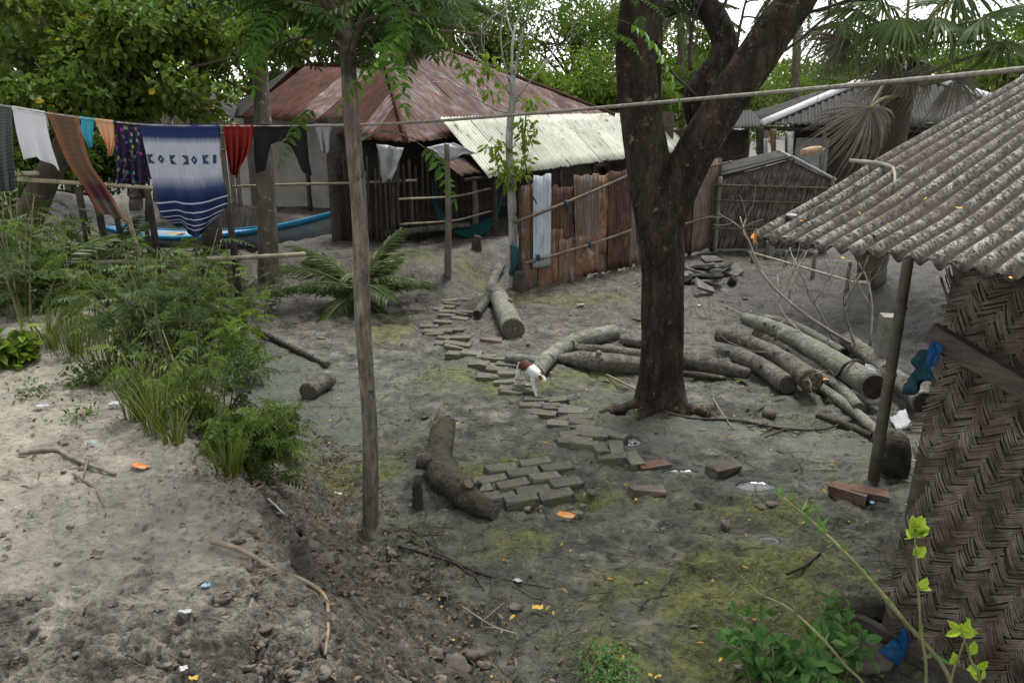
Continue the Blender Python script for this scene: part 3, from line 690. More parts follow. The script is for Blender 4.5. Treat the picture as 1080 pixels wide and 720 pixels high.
drape(None, "plastic_sheet", M['plastic_white'], (P(450, 155, 12.25), P(478, 150, 12.3), P(505, 163, 12.3), P(462, 169, 12.2)), seed=5, bulge=.08, label="grey white plastic sheet patched over the eave beside the white roof", cat="plastic sheet")
# hammock in the porch
mb = MB()
for k in range(5):
    o_ = k * .035; tube(mb, [P(455, 188, 13.6), P(463, 222 + 2 * k, 13.5 - o_), P(495, 238 + 3 * k, 13.4 - o_), P(520, 228 + 2 * k, 13.5 - o_), P(531, 196, 13.7)], [.02, .03, .035, .03, .02], 6, 18, .2, 4, k)
solo("hammock", mb, M['teal'], "dark teal net hammock slung in the shade of the porch", "hammock")

# ---- tin fence in front of the porch
FA, FB = gp(551, 306), gp(757, 263)
FU = nrm(np.array([FB[0] - FA[0], FB[1] - FA[1], 0])); FL = np.linalg.norm((FB - FA)[:2])
fence = thing("tin_fence", "leaning fence of rusty corrugated tin sheets tied to bamboo rails", "fence", FA)
def fz(s): p = FA + FU * s; return h1(p[0], p[1])
FN = np.array([FU[1], -FU[0], 0])
rs = rng(12)
#        start width bottom top material depth
SH = [(.0, .34, .02, 1.50, 'fence_pale', .00), (.16, .36, .30, 1.62, 'fence_blue', .05), (.30, .50, .0, .80, 'fence_orange', .03), (.46, .74, .34, 1.42, 'fence_rust', .015),
      (.70, .52, .02, .66, 'fence_pale', .03), (1.08, .56, .36, 1.56, 'fence_stripe', .03), (1.06, .54, .10, .64, 'fence_orange', .045), (1.50, .46, .30, 1.55, 'fence_orange', .02), (1.46, .66, .06, .70, 'fence_pale', .0),
      (1.80, .56, .10, 1.58, 'fence_rust', .04), (2.28, .66, .08, 1.60, 'fence_stripe', .01), (2.88, .66, .10, 1.64, 'fence_rust', .03), (3.48, .7, .1, 1.62, 'fence_rust', .0), (4.1, .7, .1, 1.66, 'fence_stripe', .02), (4.72, .7, .12, 1.66, 'fence_rust', .0)]
for k, (s, w, zb, zt, mt, dp) in enumerate(SH):
    zb = zb - .07 if zb < .2 else zb
    if s > FL - .1: continue
    if s + w > FL + .05: w = max(.2, FL - s)
    O = FA + FU * s + FN * dp; O[2] = fz(s + w / 2)
    lean = nrm(np.array([0, 0, 1.]) + FU * rs.normal(0.0, .018) - FN * .03)
    mb, st = corr(O, FU, lean, w, lambda c: zt, .076, .0042, npw=7, nl=10, seed=90 + k, ragged=.07 if zb < .2 else .02, start=zb, wob=.012, ragtop=.05)
    obj("tin_sheet", mb, M[mt], fence, uv=st)
for k, (s0, z0, s1, z1) in enumerate(((-.25, 1.02, 2.2, 1.52), (-.05, .42, 2.3, .64), (2.9, .55, 9, .72), (3.3, 1.5, 9, 1.6))):
    a, b = FA + FU * s0 + FN * .1, FA + FU * min(s1, FL + .1) + FN * .09; a[2], b[2] = fz(s0) + z0, fz(min(s1, FL)) + z1
    mb = MB(); bamboo_tube(mb, a, b, .024, 7, .4, .02); obj("rail", mb, M['bamboo_dark'], fence)
for k in range(8):
    s = .02 + k * FL / 7.2; p = FA + FU * s - FN * .06; post(fence, p[0], p[1], fz(s) + 1.45, .035, M['wood_dark'], name="fence_post", seed=k)
for k, (s, z) in enumerate(((.75, 1.2), (1.3, .52), (.2, .47), (3.6, .62))):
    p = FA + FU * s + FN * .1; p[2] = fz(s) + z; mb = MB(); tube(mb, [p + [0, 0, -.03], p + FN * .02, p + [0, 0, .03]], .032, 7, 5); obj("rag_tie", mb, M['dull_blue'], fence)

# ---- house at the left with cream mud wall
lh = thing("house", "small mud walled house with streaked rusty tin roof behind the left palm trunk", "house", (-4.2, 17.6, .2))
a0, a1, r0, r1 = np.array([-5.75, 17.1, 2.32]), np.array([-2.4, 15.9, 2.12]), np.array([-5.1, 19.6, 3.5]), np.array([-2.3, 18.6, 3.5])
roof_face(lh, a0, a1, r0, 6, [RR, RP, RR, RP, RR, RR], seed=41, A2=r1)
roof_face(lh, np.array([-7.3, 20.2, 2.3]), a0, r0, 4, M['roof_grey'], seed=45)
roof_face(lh, np.array([-1.2, 19.5, 2.3]), np.array([-7.3, 21.5, 2.3]), r1, 4, RR, seed=49, A2=r0, npw=4, nl=4)
mb = MB(); ux = nrm(np.array([3.1, -1.1, 0])); mb.box([-3.9, 17.2, 1.1], 1.5, .12, 1.25, [ux, np.cross([0, 0, 1.], ux), [0, 0, 1.]]); obj("mud_wall", mb, M['plaster'], lh, smooth=False)
mb = MB(); mb.box([-5.5, 18.6, 1.1], .12, 1.2, 1.2, [ux, np.cross([0, 0, 1.], ux), [0, 0, 1.]]); obj("side_wall", mb, M['plaster'], lh, smooth=False)
for k in range(9):
    x = -3.4 + k * .13; post(lh, x, 16.35 - .36 * (x + 3.4), 1.5 + .1 * (k % 3), .02, M['bamboo_dark'], name="slat_pole", seed=k, seg=4, n=5)
for z in (.8, 1.35): bar(lh, [(-3.5, 16.33, z), (-2.2, 15.85, z + .05)], .02, M['bamboo'], "slat_rail", seg=4)
for x in (-5.3, -4.3, -3.2): post(lh, x, 16.75 - .36 * (x + 4.5), 2.2, .05, M['wood_dark'], name="porch_post")
# dark gabled shed beside it
sh = thing("shed", "little slatted shed with dark tilted roof behind the broad leaved tree", "shed", (-7.1, 18.4, .2))
roof_face(sh, np.array([-6.0, 17.6, 2.25]), np.array([-6.1, 19.4, 2.25]), np.array([-7.2, 17.7, 2.95]), 3, M['roof_grey'], seed=52, A2=np.array([-7.3, 19.5, 2.95]))
roof_face(sh, np.array([-8.4, 19.5, 2.25]), np.array([-8.3, 17.7, 2.25]), np.array([-7.3, 19.5, 2.95]), 3, M['roof_light'], seed=54, A2=np.array([-7.2, 17.7, 2.95]))
for k in range(14):
    x = -8.0 + k * .14; mb = MB(); mb.box([x, 17.85, 1.2 + .12 - abs(x + 7.2) * .2], .058, .015, 1.25 - abs(x + 7.2) * .2); obj("wall_slat", mb, M['wood_grey'], sh, smooth=False)
for z in (1.6, 1.95): bar(sh, [(-8.1, 17.8, z), (-6.1, 17.8, z + .03)], .025, M['bamboo'], "wall_rail", seg=4)

# ---- grey hip roofed house far right
gh = thing("house", "far house with dark grey corrugated hip roof edged in white", "house", (8.5, 20.5, .2))
A, A2, B = np.array([5.9, 19.0, 2.12]), np.array([12.2, 17.2, 2.05]), np.array([9.6, 20.6, 3.45])
roof_face(gh, A, A2, B, 7, M['roof_grey'], .022, .15, seed=70)
roof_face(gh, np.array([6.4, 24, 2.1]), A, B, 4, M['roof_grey'], .022, .15, seed=75)
roof_face(gh, A2, np.array([13.2, 22, 2.1]), B, 4, M['roof_grey'], .022, .15, seed=78)
for q0, q1 in ((A, B), (A2, B)):
    bar(gh, [q0 + [0, 0, .05], (q0 + q1) / 2 + [0, 0, .05], q1 + [0, 0, .05]], .085, M['ridge_white'], "ridge_cap", 8, 8, .02)
bar(gh, [A + [0, .1, -.08], A2 + [0, .1, -.08]], .05, M['wood_dark'], "eave_beam", seg=5)
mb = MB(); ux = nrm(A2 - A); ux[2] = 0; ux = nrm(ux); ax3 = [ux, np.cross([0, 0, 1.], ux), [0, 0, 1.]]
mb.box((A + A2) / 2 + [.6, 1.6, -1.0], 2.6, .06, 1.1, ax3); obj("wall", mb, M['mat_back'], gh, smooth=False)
for k, f in enumerate((.02, .11, .22, .36, .6, .9)): q = A + (A2 - A) * f; post(gh, q[0], q[1] + .12, 2.05, .06, M['wood_grey'], name="porch_post", seed=k)
mb = MB(); mb.box([7.35, 19.6, 1.35], .38, .03, .45, ax3); obj("white_panel", mb, M['plastic_white'], gh, smooth=False)
roof_face(gh, np.array([4.2, 19.6, 1.95]), np.array([6.0, 19.1, 2.08]), np.array([4.4, 21.5, 2.3]), 2, M['roof_grey'], seed=79, A2=np.array([6.2, 21, 2.4]), name="porch_roof_sheet")
mb = MB(); mb.box([4.6, 21.0, 1.0], 1.5, .05, .95, ax3); mb.box([3.0, 22.6, 1.0], .05, 1.6, .95, ax3); obj("side_wall", mb, M['mat_back'], gh, smooth=False)
# rags hanging in its porch
rs = rng(44)
for k, (u, v, w, h, mt, lb) in enumerate([(797, 148, 9, 30, 'wood_dark', "dark cloth hanging from the far porch beam"), (812, 150, 7, 26, 'brick_red', "dull red cloth hanging in the far porch"), (830, 153, 7, 30, 'white_rag', "white cloth hanging in the far porch"), (805, 160, 5, 26, 'plastic_white', "narrow pale cloth hanging at the left end of the far porch")]):
    drape(None, "hanging_cloth", M[mt], (P(u, v - 14, 18.8), P(u + w, v - 14, 18.8), P(u + w - 1, v + h - 14, 18.85), P(u + 1, v + h - 14, 18.85)), 8, 8, .05, k, lb, "cloth")

# ---- low shed with a palm leaf wall
ps = thing("thatched_shed", "low shed with dry palm leaf wall and pale tin roof", "shed", (4.7, 14.3, .1))
ap, le, re_ = np.array([4.95, 14.15, 1.68]), np.array([3.68, 14.2, 1.34]), np.array([5.75, 14.1, 1.30])
dv = np.array([.25, 1.5, .06])
roof_face(ps, le + dv, le, ap + dv, 3, M['roof_grey'], .009, seed=81, A2=ap)
roof_face(ps, re_, re_ + dv, ap, 3, M['roof_light'], .009, seed=84, A2=ap + dv)
bar(ps, [le + [0, -.06, .0], ap + [0, -.06, .02]], .022, M['roof_grey'], "barge_strip", seg=4)
bar(ps, [ap + [0, -.06, .02], re_ + [0, -.06, .0]], .03, M['roof_light'], "barge_strip", seg=4)
mb = MB(); rs = rng(8)
for row in range(9):
    zz = 1.66 - row * .17
    n = 150; x = np.linspace(3.72, 5.72, n) + rs.normal(0, .008, n)
    lim = np.minimum((x - 3.68) / 1.27 * .34 + 1.31, (5.75 - x) / .8 * .38 + 1.27)
    z0 = np.minimum(zz + rs.normal(0, .02, n), lim - .02); L = rs.uniform(.2, .34, n); ok = z0 > .3
    c = np.stack([x, np.full(n, 14.12 - .012 * (row % 3)), z0], 1)[ok]
    leaves(mb, c, np.stack([rs.normal(-.22, .1, n), rs.normal(-.07, .03, n), -np.ones(n)], 1)[ok], np.tile([0, -1., 0], (ok.sum(), 1)), L[ok], .022, rs.random(n)[ok], 0, .05, False)
obj("palm_leaf_wall", mb, M['thatch'], ps, kind="stuff")
mb = MB(); mb.add([[3.72, 14.17, .05], [5.72, 14.17, .05], [5.72, 14.17, 1.28], [4.95, 14.17, 1.64], [3.72, 14.17, 1.30]], [[0, 1, 2, 4]], [[4, 2, 3]])
mb.add([[3.72, 14.21, .05], [5.72, 14.21, .05], [5.72, 14.21, 1.28], [4.95, 14.21, 1.64], [3.72, 14.21, 1.30]], [[0, 1, 2, 4]], [[4, 2, 3]])
obj("wall_backing", mb, M['mat_back'], ps, smooth=False)
for k, z in enumerate((.45, .95, 1.22)):
    mb = MB(); bamboo_tube(mb, (3.62, 14.02, z), (5.8, 14.0, z - .06), .018, 6); obj("wall_batten", mb, M['bamboo_dark'], ps)
for x in (3.7, 5.7): post(ps, x, 14.05, 1.36, .04, M['wood_grey'], seed=int(x))
rs = rng(3)
o = bar(None, [P(846, 161, 14.3), P(862, 158, 14.4), P(868, 160, 14.4)], .07, M['boat_wood'], "rolled_mat", 8, 10, .2); tag(o, "rolled brown mat lying on the thatched shed's roof", "mat")

# ------------------------------------------------------------------ near hut on the right
def N2(d, n, z): return np.array([*(HA + HD * d + HN * n), z])
hut = thing("bamboo_hut", "near hut with lichened corrugated cement roof and woven bamboo wall", "hut", N2(1.6, 1.6, .1))
EZ, SL = 1.99, .27
RU = np.array([*HN, SL]); RL = np.linalg.norm(RU)
for k in range(3):
    O = N2(0, 0, EZ + .010 * k)
    mb, st = corr(O, [*HD, 0], RU, 1.20, lambda c: 3.25 * RL, .0815, .017, .009, npw=12, nl=46, seed=300 + k, c0=k * 1.141, ragged=.035, wob=.022)
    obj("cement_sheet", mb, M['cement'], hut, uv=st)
for k in range(3):
    O = N2(0, 6.5, EZ + .012 * k)
    mb, st = corr(O, [*HD, 0], np.array([*(-HN), SL]), 1.20, lambda c: 3.25 * RL, .0815, .017, .009, npw=8, nl=8, seed=310 + k, c0=k * 1.141)
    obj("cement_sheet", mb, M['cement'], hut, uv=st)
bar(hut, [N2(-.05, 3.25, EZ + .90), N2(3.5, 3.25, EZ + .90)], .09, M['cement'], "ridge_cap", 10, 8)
# rafters and eave pole under the sheets
for k, (n_, z_) in enumerate(((.30, .04), (1.2, .25), (2.2, .52))):
    mb = MB(); bamboo_tube(mb, N2(.08, n_, EZ + z_), N2(3.5, n_, EZ + z_), .018, 8); obj("purlin", mb, M['bamboo_dark'], hut)
for k in range(5):
    mb = MB(); bamboo_tube(mb, N2(.45 + k * .75, .16, EZ - .03), N2(.45 + k * .75, 3.2, EZ - .075 + SL * 3.2), .018, 7); obj("rafter", mb, M['bamboo_dark'], hut)
# woven mat: a twill of split-bamboo bundles lying across the wall at 45 degrees
WD0, WN = .70, .40
def mat_pt(a, b):
    """a along the wall from its far corner, b up"""
    a = np.asarray(a, float); b = np.asarray(b, float)
    bul = .055 * (fbm(a * 1.7 + 4, b * 1.7, 3, 71) - .5) * 2 + .05 * (1 - np.clip(b / 1.5, 0, 1)) ** 2
    d = WD0 + a; n = WN - bul + .05 * b
    return np.stack([HA[0] + HD[0] * d + HN[0] * n, HA[1] + HD[1] * d + HN[1] * n, b], -1)
def mat_top(a): return 2.03 - .02 * a + .02 * np.sin(a * 9)
def weave():
    rs = rng(17); mb = MB(); cs = .031; c45, s45 = math.cos(R(27)), math.sin(R(27)); e1 = np.array([c45, s45]); e2 = np.array([-s45, c45])
    F0, FE, TN = [], [], []
    for i in range(-45, 125):
        for j in range(-60, 85):
            m_ = (i - j) % 6
            if m_ == 0: c = e1 * (i + 1.5) * cs + e2 * (j + .5) * cs; F0.append(c); FE.append(0); TN.append(rs.random())
            if m_ == 5: c = e1 * (i + .5) * cs + e2 * (j + 1.5) * cs; F0.append(c); FE.append(1); TN.append(rs.random())
    F0 = np.array(F0); FE = np.array(FE); TN = np.array(TN)
    lf = .03 * np.sin(F0[:, 1] * 9) + .05 * (vn(F0[:, 1] * 5, F0[:, 1] * 0, 5) - .5)
    ang0 = rs.random(len(F0)); ok = (F0[:, 0] > lf) & (F0[:, 0] < 2.7) & (F0[:, 1] > .05) & (F0[:, 1] < mat_top(F0[:, 0]) + .0)
    F0, FE, TN = F0[ok], FE[ok], TN[ok]; nf = len(F0)
    dirs = np.where(FE[:, None] == 0, e1, e2); prp = np.where(FE[:, None] == 0, e2, -e1)
    ang = rs.normal(0, .085, nf); F0 = F0 + np.stack([.03 * (fbm(F0[:, 0] * 2.5, F0[:, 1] * 2.5, 2, 81) - .5), .06 * (fbm(F0[:, 0] * 2.5, F0[:, 1] * 2.5, 2, 83) - .5)], -1); dirs = dirs * np.cos(ang)[:, None] + prp * np.sin(ang)[:, None]; prp = np.stack([-dirs[:, 1], dirs[:, 0]], -1)
    ns = 4; wd = cs * .97 / ns
    for k in range(ns):
        o = (k - (ns - 1) / 2) * wd + rs.normal(0, .0012, nf); hl = cs * 1.5 * rs.uniform(.9, 1.25, nf); drop = rs.random(nf) < .07
        w2 = wd * .5 * rs.uniform(.72, .98, nf); tone = np.clip(TN * .55 + rs.random(nf) * .45, 0, 1); hh = rs.normal(0, .0015, nf)
        vs_ = []
        for s, z in ((-1, -.004), (-.45, .005), (.45, .005), (1, -.004)):
            for e in (-1, 1):
                p = F0 + dirs * (hl * s)[:, None] + prp * (o + e * w2)[:, None]
                w3 = mat_pt(p[:, 0], np.maximum(p[:, 1], .01)); w3[:, 0] -= HN[0] * (z + hh); w3[:, 1] -= HN[1] * (z + hh); vs_.append(w3)
        v = np.stack(vs_, 1)[~drop]; n = len(v); kk = np.arange(n)[:, None, None] * 8
        q = (kk + np.array([[0, 1, 3, 2], [2, 3, 5, 4], [4, 5, 7, 6]])[None]).reshape(-1, 4)
        mb.add(v.reshape(-1, 3), q, None, np.repeat(tone[~drop], 8))
    return mb
obj("woven_mat", weave(), M['mat'], hut, smooth=False, kind="stuff")
aa = np.linspace(-.01, 2.7, 40); mb = MB(); lo = mat_pt(aa, np.full(40, .03)) + [*(HN * .035), 0]; hi = mat_pt(aa, mat_top(aa)) + [*(HN * .035), 0]; md_ = mat_pt(aa, mat_top(aa) * .5) + [*(HN * .035), 0]
v = np.stack([lo, md_, hi], 1).reshape(-1, 3); k = np.arange(39)[:, None] * 3
mb.add(v, np.concatenate([(k + [0, 3, 4, 1]), (k + [1, 4, 5, 2])])); mb.add(v + [*(HN * .02), 0], np.concatenate([(k + [0, 1, 4, 3]), (k + [1, 2, 5, 4])]))
obj("mat_backing", mb, M['mat_back'], hut)
# upper wall of upright splints, set further in
rs = rng(23)
for k in range(34):
    d = .78 + k * .075; mb = MB(); mb.box(N2(d, .80 + rs.normal(0, .01), 1.45), .033, .006, .72, [[*HD, 0], [*HN, 0], [0, 0, 1]], a=rs.random()); obj("wall_splint", mb, M['bamboo_dark'], hut, smooth=False)
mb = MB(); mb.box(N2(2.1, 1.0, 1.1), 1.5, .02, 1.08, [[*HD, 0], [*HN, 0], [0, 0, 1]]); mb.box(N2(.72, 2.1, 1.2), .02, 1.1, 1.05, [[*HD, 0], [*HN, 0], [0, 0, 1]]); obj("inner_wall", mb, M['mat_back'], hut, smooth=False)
# beam across the wall, corner posts and sticks
c0, c1 = N2(.72, .34, 1.655), N2(3.0, .34, .80); ux = nrm(c1 - c0); uy = np.array([*HN, 0]); mb = MB(); mb.box((c0 + c1) / 2, np.linalg.norm(c1 - c0) / 2, .025, .042, [ux, uy, np.cross(ux, uy)]); obj("beam", mb, M['plank'], hut, smooth=False)
for k, (d, n_, r_) in enumerate(((.72, .62, .016), (.66, .95, .012), (.62, 1.15, .010), (.70, 1.3, .012), (.74, .9, .010), (.68, 1.55, .012))):
    a, b = N2(d, n_, .05), N2(d + rs.normal(0, .05), n_ + .1, EZ + SL * n_ - .08); mb = MB(); bamboo_tube(mb, a, b, r_, 7); obj("corner_stick", mb, M['bamboo_dark'], hut)
# blue net and dark bundle tucked behind the beam
def lump(c, r, seed, n=10, m=14, am=.35, sq=(1, 1, 1)):
    th = np.linspace(0, np.pi, n)[:, None]; ph = np.linspace(0, 2 * np.pi, m, endpoint=False)[None]
    rr = r * (1 + am * 2 * (fbm(np.cos(ph) * np.sin(th) * 1.8 + seed, np.sin(ph) * np.sin(th) * 1.8 + np.cos(th) * 2, 3, seed) - .5))
    v = np.stack([rr * np.sin(th) * np.cos(ph) * sq[0], rr * np.sin(th) * np.sin(ph) * sq[1], rr * np.cos(th) * np.ones_like(ph) * sq[2]], -1).reshape(-1, 3) + np.asarray(c)
    i = np.arange(n - 1)[:, None] * m; j = np.arange(m)[None]; j2 = (j + 1) % m
    return v, np.stack([i + j, i + m + j, i + m + j2, i + j2], -1).reshape(-1, 4)
mb = MB(); mb.add(*lump(N2(.74, .50, 1.58), .06, 4, sq=(1.2, 1, .9))); solo("rag_bundle", mb, M['wood_dark'], "dark rag bundle tucked over the end of the hut's beam", "bundle")
drape(None, "blue_rag", M['blue_plastic'], (N2(.76, .28, 1.64), N2(.81, .275, 1.62), N2(.79, .27, 1.52), N2(.74, .28, 1.50)), 9, 9, .03, 6, "bright blue rag hanging from the end of the hut's beam", "rag")
drape(None, "net_bundle", M['dull_blue'], (P(975, 372, 3.75), P(990, 360, 3.6), P(984, 402, 3.6), P(958, 408, 3.85)), 14, 14, .07, 4, "dull teal fishing net bundle between the bamboo post and the woven wall", "net")
# plank, blue rag and pot sherd at the foot of the wall
a, b = gp(898, 652, .05), gp(1040, 730, .05); ux = nrm(b - a); uy = nrm(np.cross([0, 0, 1.], ux)); mb = MB(); mb.box((a + b) / 2, np.linalg.norm(b - a) / 2, .02, .045, [ux, uy, np.cross(ux, uy)]); solo("plank", mb, M['plank'], "grey plank lying along the foot of the woven wall", "plank", smooth=False)
mb = MB(); mb.add(*lump(gp(913, 640, .07), .13, 9, sq=(1.5, .6, .5), am=.5)); solo("mat_scrap", mb, M['log_dark'], "dark torn scrap of old matting at the corner of the woven wall", "scrap")
mb = MB(); mb.add(*lump(gp(940, 688, .06), .05, 5, sq=(1.1, .8, 1), am=.8)); mb.add(*lump(gp(952, 676, .1), .035, 7, sq=(.6, .6, 1.6), am=.8)); solo("blue_rag", mb, M['blue_plastic'], "bright blue rag on the ground by the plank", "rag")
mb = MB(); mb.add(*lump(gp(908, 690, .04), .12, 6, sq=(1.3, 1, .55), am=.2)); solo("clay_pot", mb, M['brick_dark'], "brown clay lump half buried beside the plank", "clay lump")
# bamboo post beside the hut
pb = gp(921, 506); ptop = P(952, 283, pb[1] - .12)
mb = MB(); bamboo_tube(mb, pb - [0, 0, .1], ptop + [.03, 0, .25], .042, 10, .42); solo("bamboo_post", mb, M['bamboo_dark'], "leaning bamboo post standing before the hut's dark corner", "post")
mb = MB(); c = gp(944, 505); mb.add(*lump(c + [.03, .12, .12], .17, 12, sq=(.75, .75, 1.3), am=.25)); solo("mossy_block", mb, M['log_dark'], "mossy dark block at the foot of the bamboo post", "block")
# stick on the near roof and the bits lying on it
def roof_pt(d, n): return N2(d, n, EZ + SL * n + .032)
def on_roof(u, v):
    """where the line of sight meets the near roof"""
    nr = np.cross([*HD, 0], RU); o = N2(0, 0, EZ) - np.array([0, 0, CAMH]); r_ = ray(u, v); return np.array([0, 0, CAMH]) + r_ * (np.dot(o, nr) / np.dot(r_, nr)) + np.array([0, 0, .028])
mb = MB(); s0, s1, s2 = on_roof(896, 175), on_roof(925, 181), on_roof(941, 183); tube(mb, [s0, s1 + [0, 0, .015], s2], [.012, .011, .010], 6, 8); tube(mb, [s2, on_roof(943, 192), on_roof(942, 201)], [.009, .006], 6, 6)
solo("stick", mb, M['twig'], "bent grey stick lying on the cement roof", "stick")
mb = MB(); mb.add(*lump(on_roof(834, 233), .028, 3, 6, 10, .1, (1, 1, .25))); solo("bottle_cap", mb, M['white_rag'], "white round lid lying near the roof's left edge", "lid")
mb = MB(); mb.add(*lump(on_roof(980, 136), .025, 5, 6, 10, .3, (1.2, 1, .4))); solo("plastic_scrap", mb, M['leaf_grey'], "pale green plastic scrap high on the cement roof", "scrap")
lm = MB(); x = np.linspace(-1, 1, 7); up_ = np.concatenate([np.stack([x, .5 * np.cos(x * 1.57) ** .8, .12 * x * x], -1), np.stack([x, -.5 * np.cos(x * 1.57) ** .8, .18 * x * x + .1], -1)])
lm.add(up_ * .018, np.stack([np.arange(6), np.arange(6) + 1, np.arange(6) + 8, np.arange(6) + 7], -1))
leaf_me = mesh("fallen_leaf", lm, M['yellow_leaf'])
rs = rng(31)
for (u, v) in [(867, 211), (859, 217), (886, 227), (905, 230), (966, 204), (975, 216), (936, 243), (906, 232), (888, 279), (997, 239), (1010, 226), (1050, 218), (1064, 250), (1064, 301), (845, 239), (1020, 143), (1060, 132), (894, 190), (985, 282), (922, 255), (950, 215), (1040, 180)]:
    o = bpy.data.objects.new("fallen_leaf", leaf_me); o.location = on_roof(u, v) ; o.rotation_euler = (rs.normal(0, .2), rs.normal(0, .2) - .1, rs.uniform(0, 6.28)); s = rs.uniform(.5, .95); o.scale = (s, s * rs.uniform(.7, 1), s)
    tag(link(o), "small yellow fallen leaf lying on the corrugated cement roof", "leaf", "fallen leaves on the cement roof")
drape(None, "orange_wrapper", M['orange_pack'], (on_roof(791, 257), on_roof(794, 254), on_roof(797, 257), on_roof(794, 260)), 6, 6, .01, 3, "orange wrapper caught on the roof's far eave corner", "wrapper")

# ------------------------------------------------------------------ low rail and earth pillars behind the log pile
lf = thing("bamboo_fence", "low bamboo rail fence at the foot of the dark earth bank", "fence", gp(850, 285))
mb = MB(); bamboo_tube(mb, gp(792, 266, .22), gp(902, 298, .22), .018, 7); obj("rail", mb, M['bamboo'], lf)
for k, (u, v, h, r_) in enumerate(((795, 276, .35, .05), (811, 272, .30, .08), (828, 280, .25, .03), (857, 292, .4, .035), (893, 305, .4, .03))):
    p = gp(u, v); post(lf, p[0], p[1], p[2] + h, r_, M['wood_grey'], seed=k, name="fence_post")
for k, (u, v, h, w, lb) in enumerate(((904, 338, .5, .11, "short mossy concrete pillar behind the brushwood"), (931, 395, .62, .13, "mossy concrete pillar beside the bamboo post"))):
    p = gp(u, v); mb = MB(); n = 12; th = np.linspace(0, 6.283, 5)[:-1] + .6; rows = []
    for i, z in enumerate(np.linspace(-.1, h, n)):
        rr = w * (1 + .15 * (vn(np.array([i * .7]), np.array([k * 3.]), 3)[0] - .5)); rows.append(np.stack([p[0] + rr * np.cos(th), p[1] + rr * np.sin(th), np.full(4, p[2] + z)], -1))
    v = np.concatenate(rows); ii = np.arange(n - 1)[:, None] * 4; j = np.arange(4)[None]
    mb.add(v, np.concatenate([np.stack([ii + j, ii + (j + 1) % 4, ii + 4 + (j + 1) % 4, ii + 4 + j], -1).reshape(-1, 4), [[4 * n - 4, 4 * n - 3, 4 * n - 2, 4 * n - 1]]])); solo("pillar", mb, M['pillar'], lb, "pillar", smooth=False)

# ------------------------------------------------------------------ boat pulled up on the left
bow, stern = np.array([-3.15, 14.4]), np.array([-8.2, 15.7]); bd = nrm(stern - bow); bp = np.array([-bd[1], bd[0]])
if bp[1] > 0: bp = -bp                                             # towards the camera
boat = thing("wooden_boat", "long wooden boat with bright blue gunwale lying behind the shrubs", "boat", (*((bow + stern) / 2), h1(*((bow + stern) / 2))))
nst = 26; uu = np.linspace(0, 1, nst); LB_ = np.linalg.norm(stern - bow)
wid = .5 * np.sin(np.pi * np.clip(.04 + .92 * uu, 0, 1)) ** .6; shz = .30 + .66 * (1 - uu) ** 2.3 + .2 * uu ** 4; kz = .02 + .45 * (1 - uu) ** 6 + .12 * uu ** 6
def hull_pt(i, w, f):                                              # w -1..1 across, f 0 keel .. 1 gunwale
    c = bow + bd * LB_ * uu[i]; zz = h1(-5, 15) - .26 + kz[i] + (shz[i] - kz[i]) * f; ww = wid[i] * (f ** .55) * w; return np.array([*(c + bp * ww), zz])
fs = (0, .12, .3, .5, .88); mb = MB(); sec = [[hull_pt(i, -1, f) for f in fs[::-1]] + [hull_pt(i, 1, f) for f in fs[1:]] for i in range(nst)]
v = np.array(sec).reshape(-1, 3); m_ = 2 * len(fs) - 1; i = np.arange(nst - 1)[:, None] * m_; j = np.arange(m_ - 1)[None]
mb.add(v, np.stack([i + j, i + j + 1, i + m_ + j + 1, i + m_ + j], -1).reshape(-1, 4)); hullo = obj("hull", mb, M['boat_grey'], boat); sm_ = hullo.modifiers.new("t", 'SOLIDIFY'); sm_.thickness = .03
for sgn in (-1, 1):
    mb = MB(); r_ = []
    for i in range(nst): r_ += [hull_pt(i, sgn * 1.02, .86), hull_pt(i, sgn * 1.04, 1.0), hull_pt(i, sgn * .93, 1.0)]
    k = np.arange(nst - 1)[:, None] * 3; mb.add(np.array(r_), np.concatenate([k + [0, 3, 4, 1], k + [1, 4, 5, 2]])); o = obj("gunwale", mb, M['boat_blue'], boat); s_ = o.modifiers.new("t", 'SOLIDIFY'); s_.thickness = .025
for i in (2, 3, 4, 8, 13, 18):
    a, b = hull_pt(i, -.85, .82), hull_pt(i, .85, .82); mb = MB(); ux = nrm(b - a); mb.box((a + b) / 2, np.linalg.norm(b - a) / 2, .11, .015, [ux, np.cross([0, 0, 1.], ux), [0, 0, 1.]]); obj("deck_plank", mb, M['boat_wood'], boat, smooth=False)

# ------------------------------------------------------------------ bamboo rack and posts at the left
def bam(name, a, b, r_, mt, lb, cat, sag=0.02): mb = MB(); bamboo_tube(mb, a, b, r_, 8, .35, sag); return solo(name, mb, M[mt], lb, cat)
rk = thing("bamboo_rack", "rack of bamboo rails on rough posts beside the boat", "rack", gp(103, 302))
mb = MB(); bamboo_tube(mb, P(45, 278, 9.0), P(322, 268, 9.6), .034, 8, .4, .02); obj("rail", mb, M['bamboo'], rk)
mb = MB(); bamboo_tube(mb, P(18, 189, 9.3), P(190, 200, 9.6), .028, 8, .4); obj("rail", mb, M['bamboo'], rk)
mb = MB(); bamboo_tube(mb, P(-30, 183, 9.4), P(40, 183, 9.2), .034, 8, .4); obj("rail", mb, M['bamboo'], rk)
for k, (u, v0, v1, Y) in enumerate(((82, 197, 300, 9.2), (103, 215, 300, 9.25), (155, 200, 292, 9.4), (240, 215, 290, 9.5), (122, 222, 270, 11.), (66, 235, 268, 11.))):
    p = P(u, v0, Y); z0 = h1(p[0], p[1]); mb = MB(); tube(mb, [(p[0], p[1], z0 - .1), (p[0] + .02, p[1], (z0 + p[2]) / 2), p], [.05, .045, .04], 8, 10, .12, 5, k); obj("post", mb, M['wood_dark'], rk)
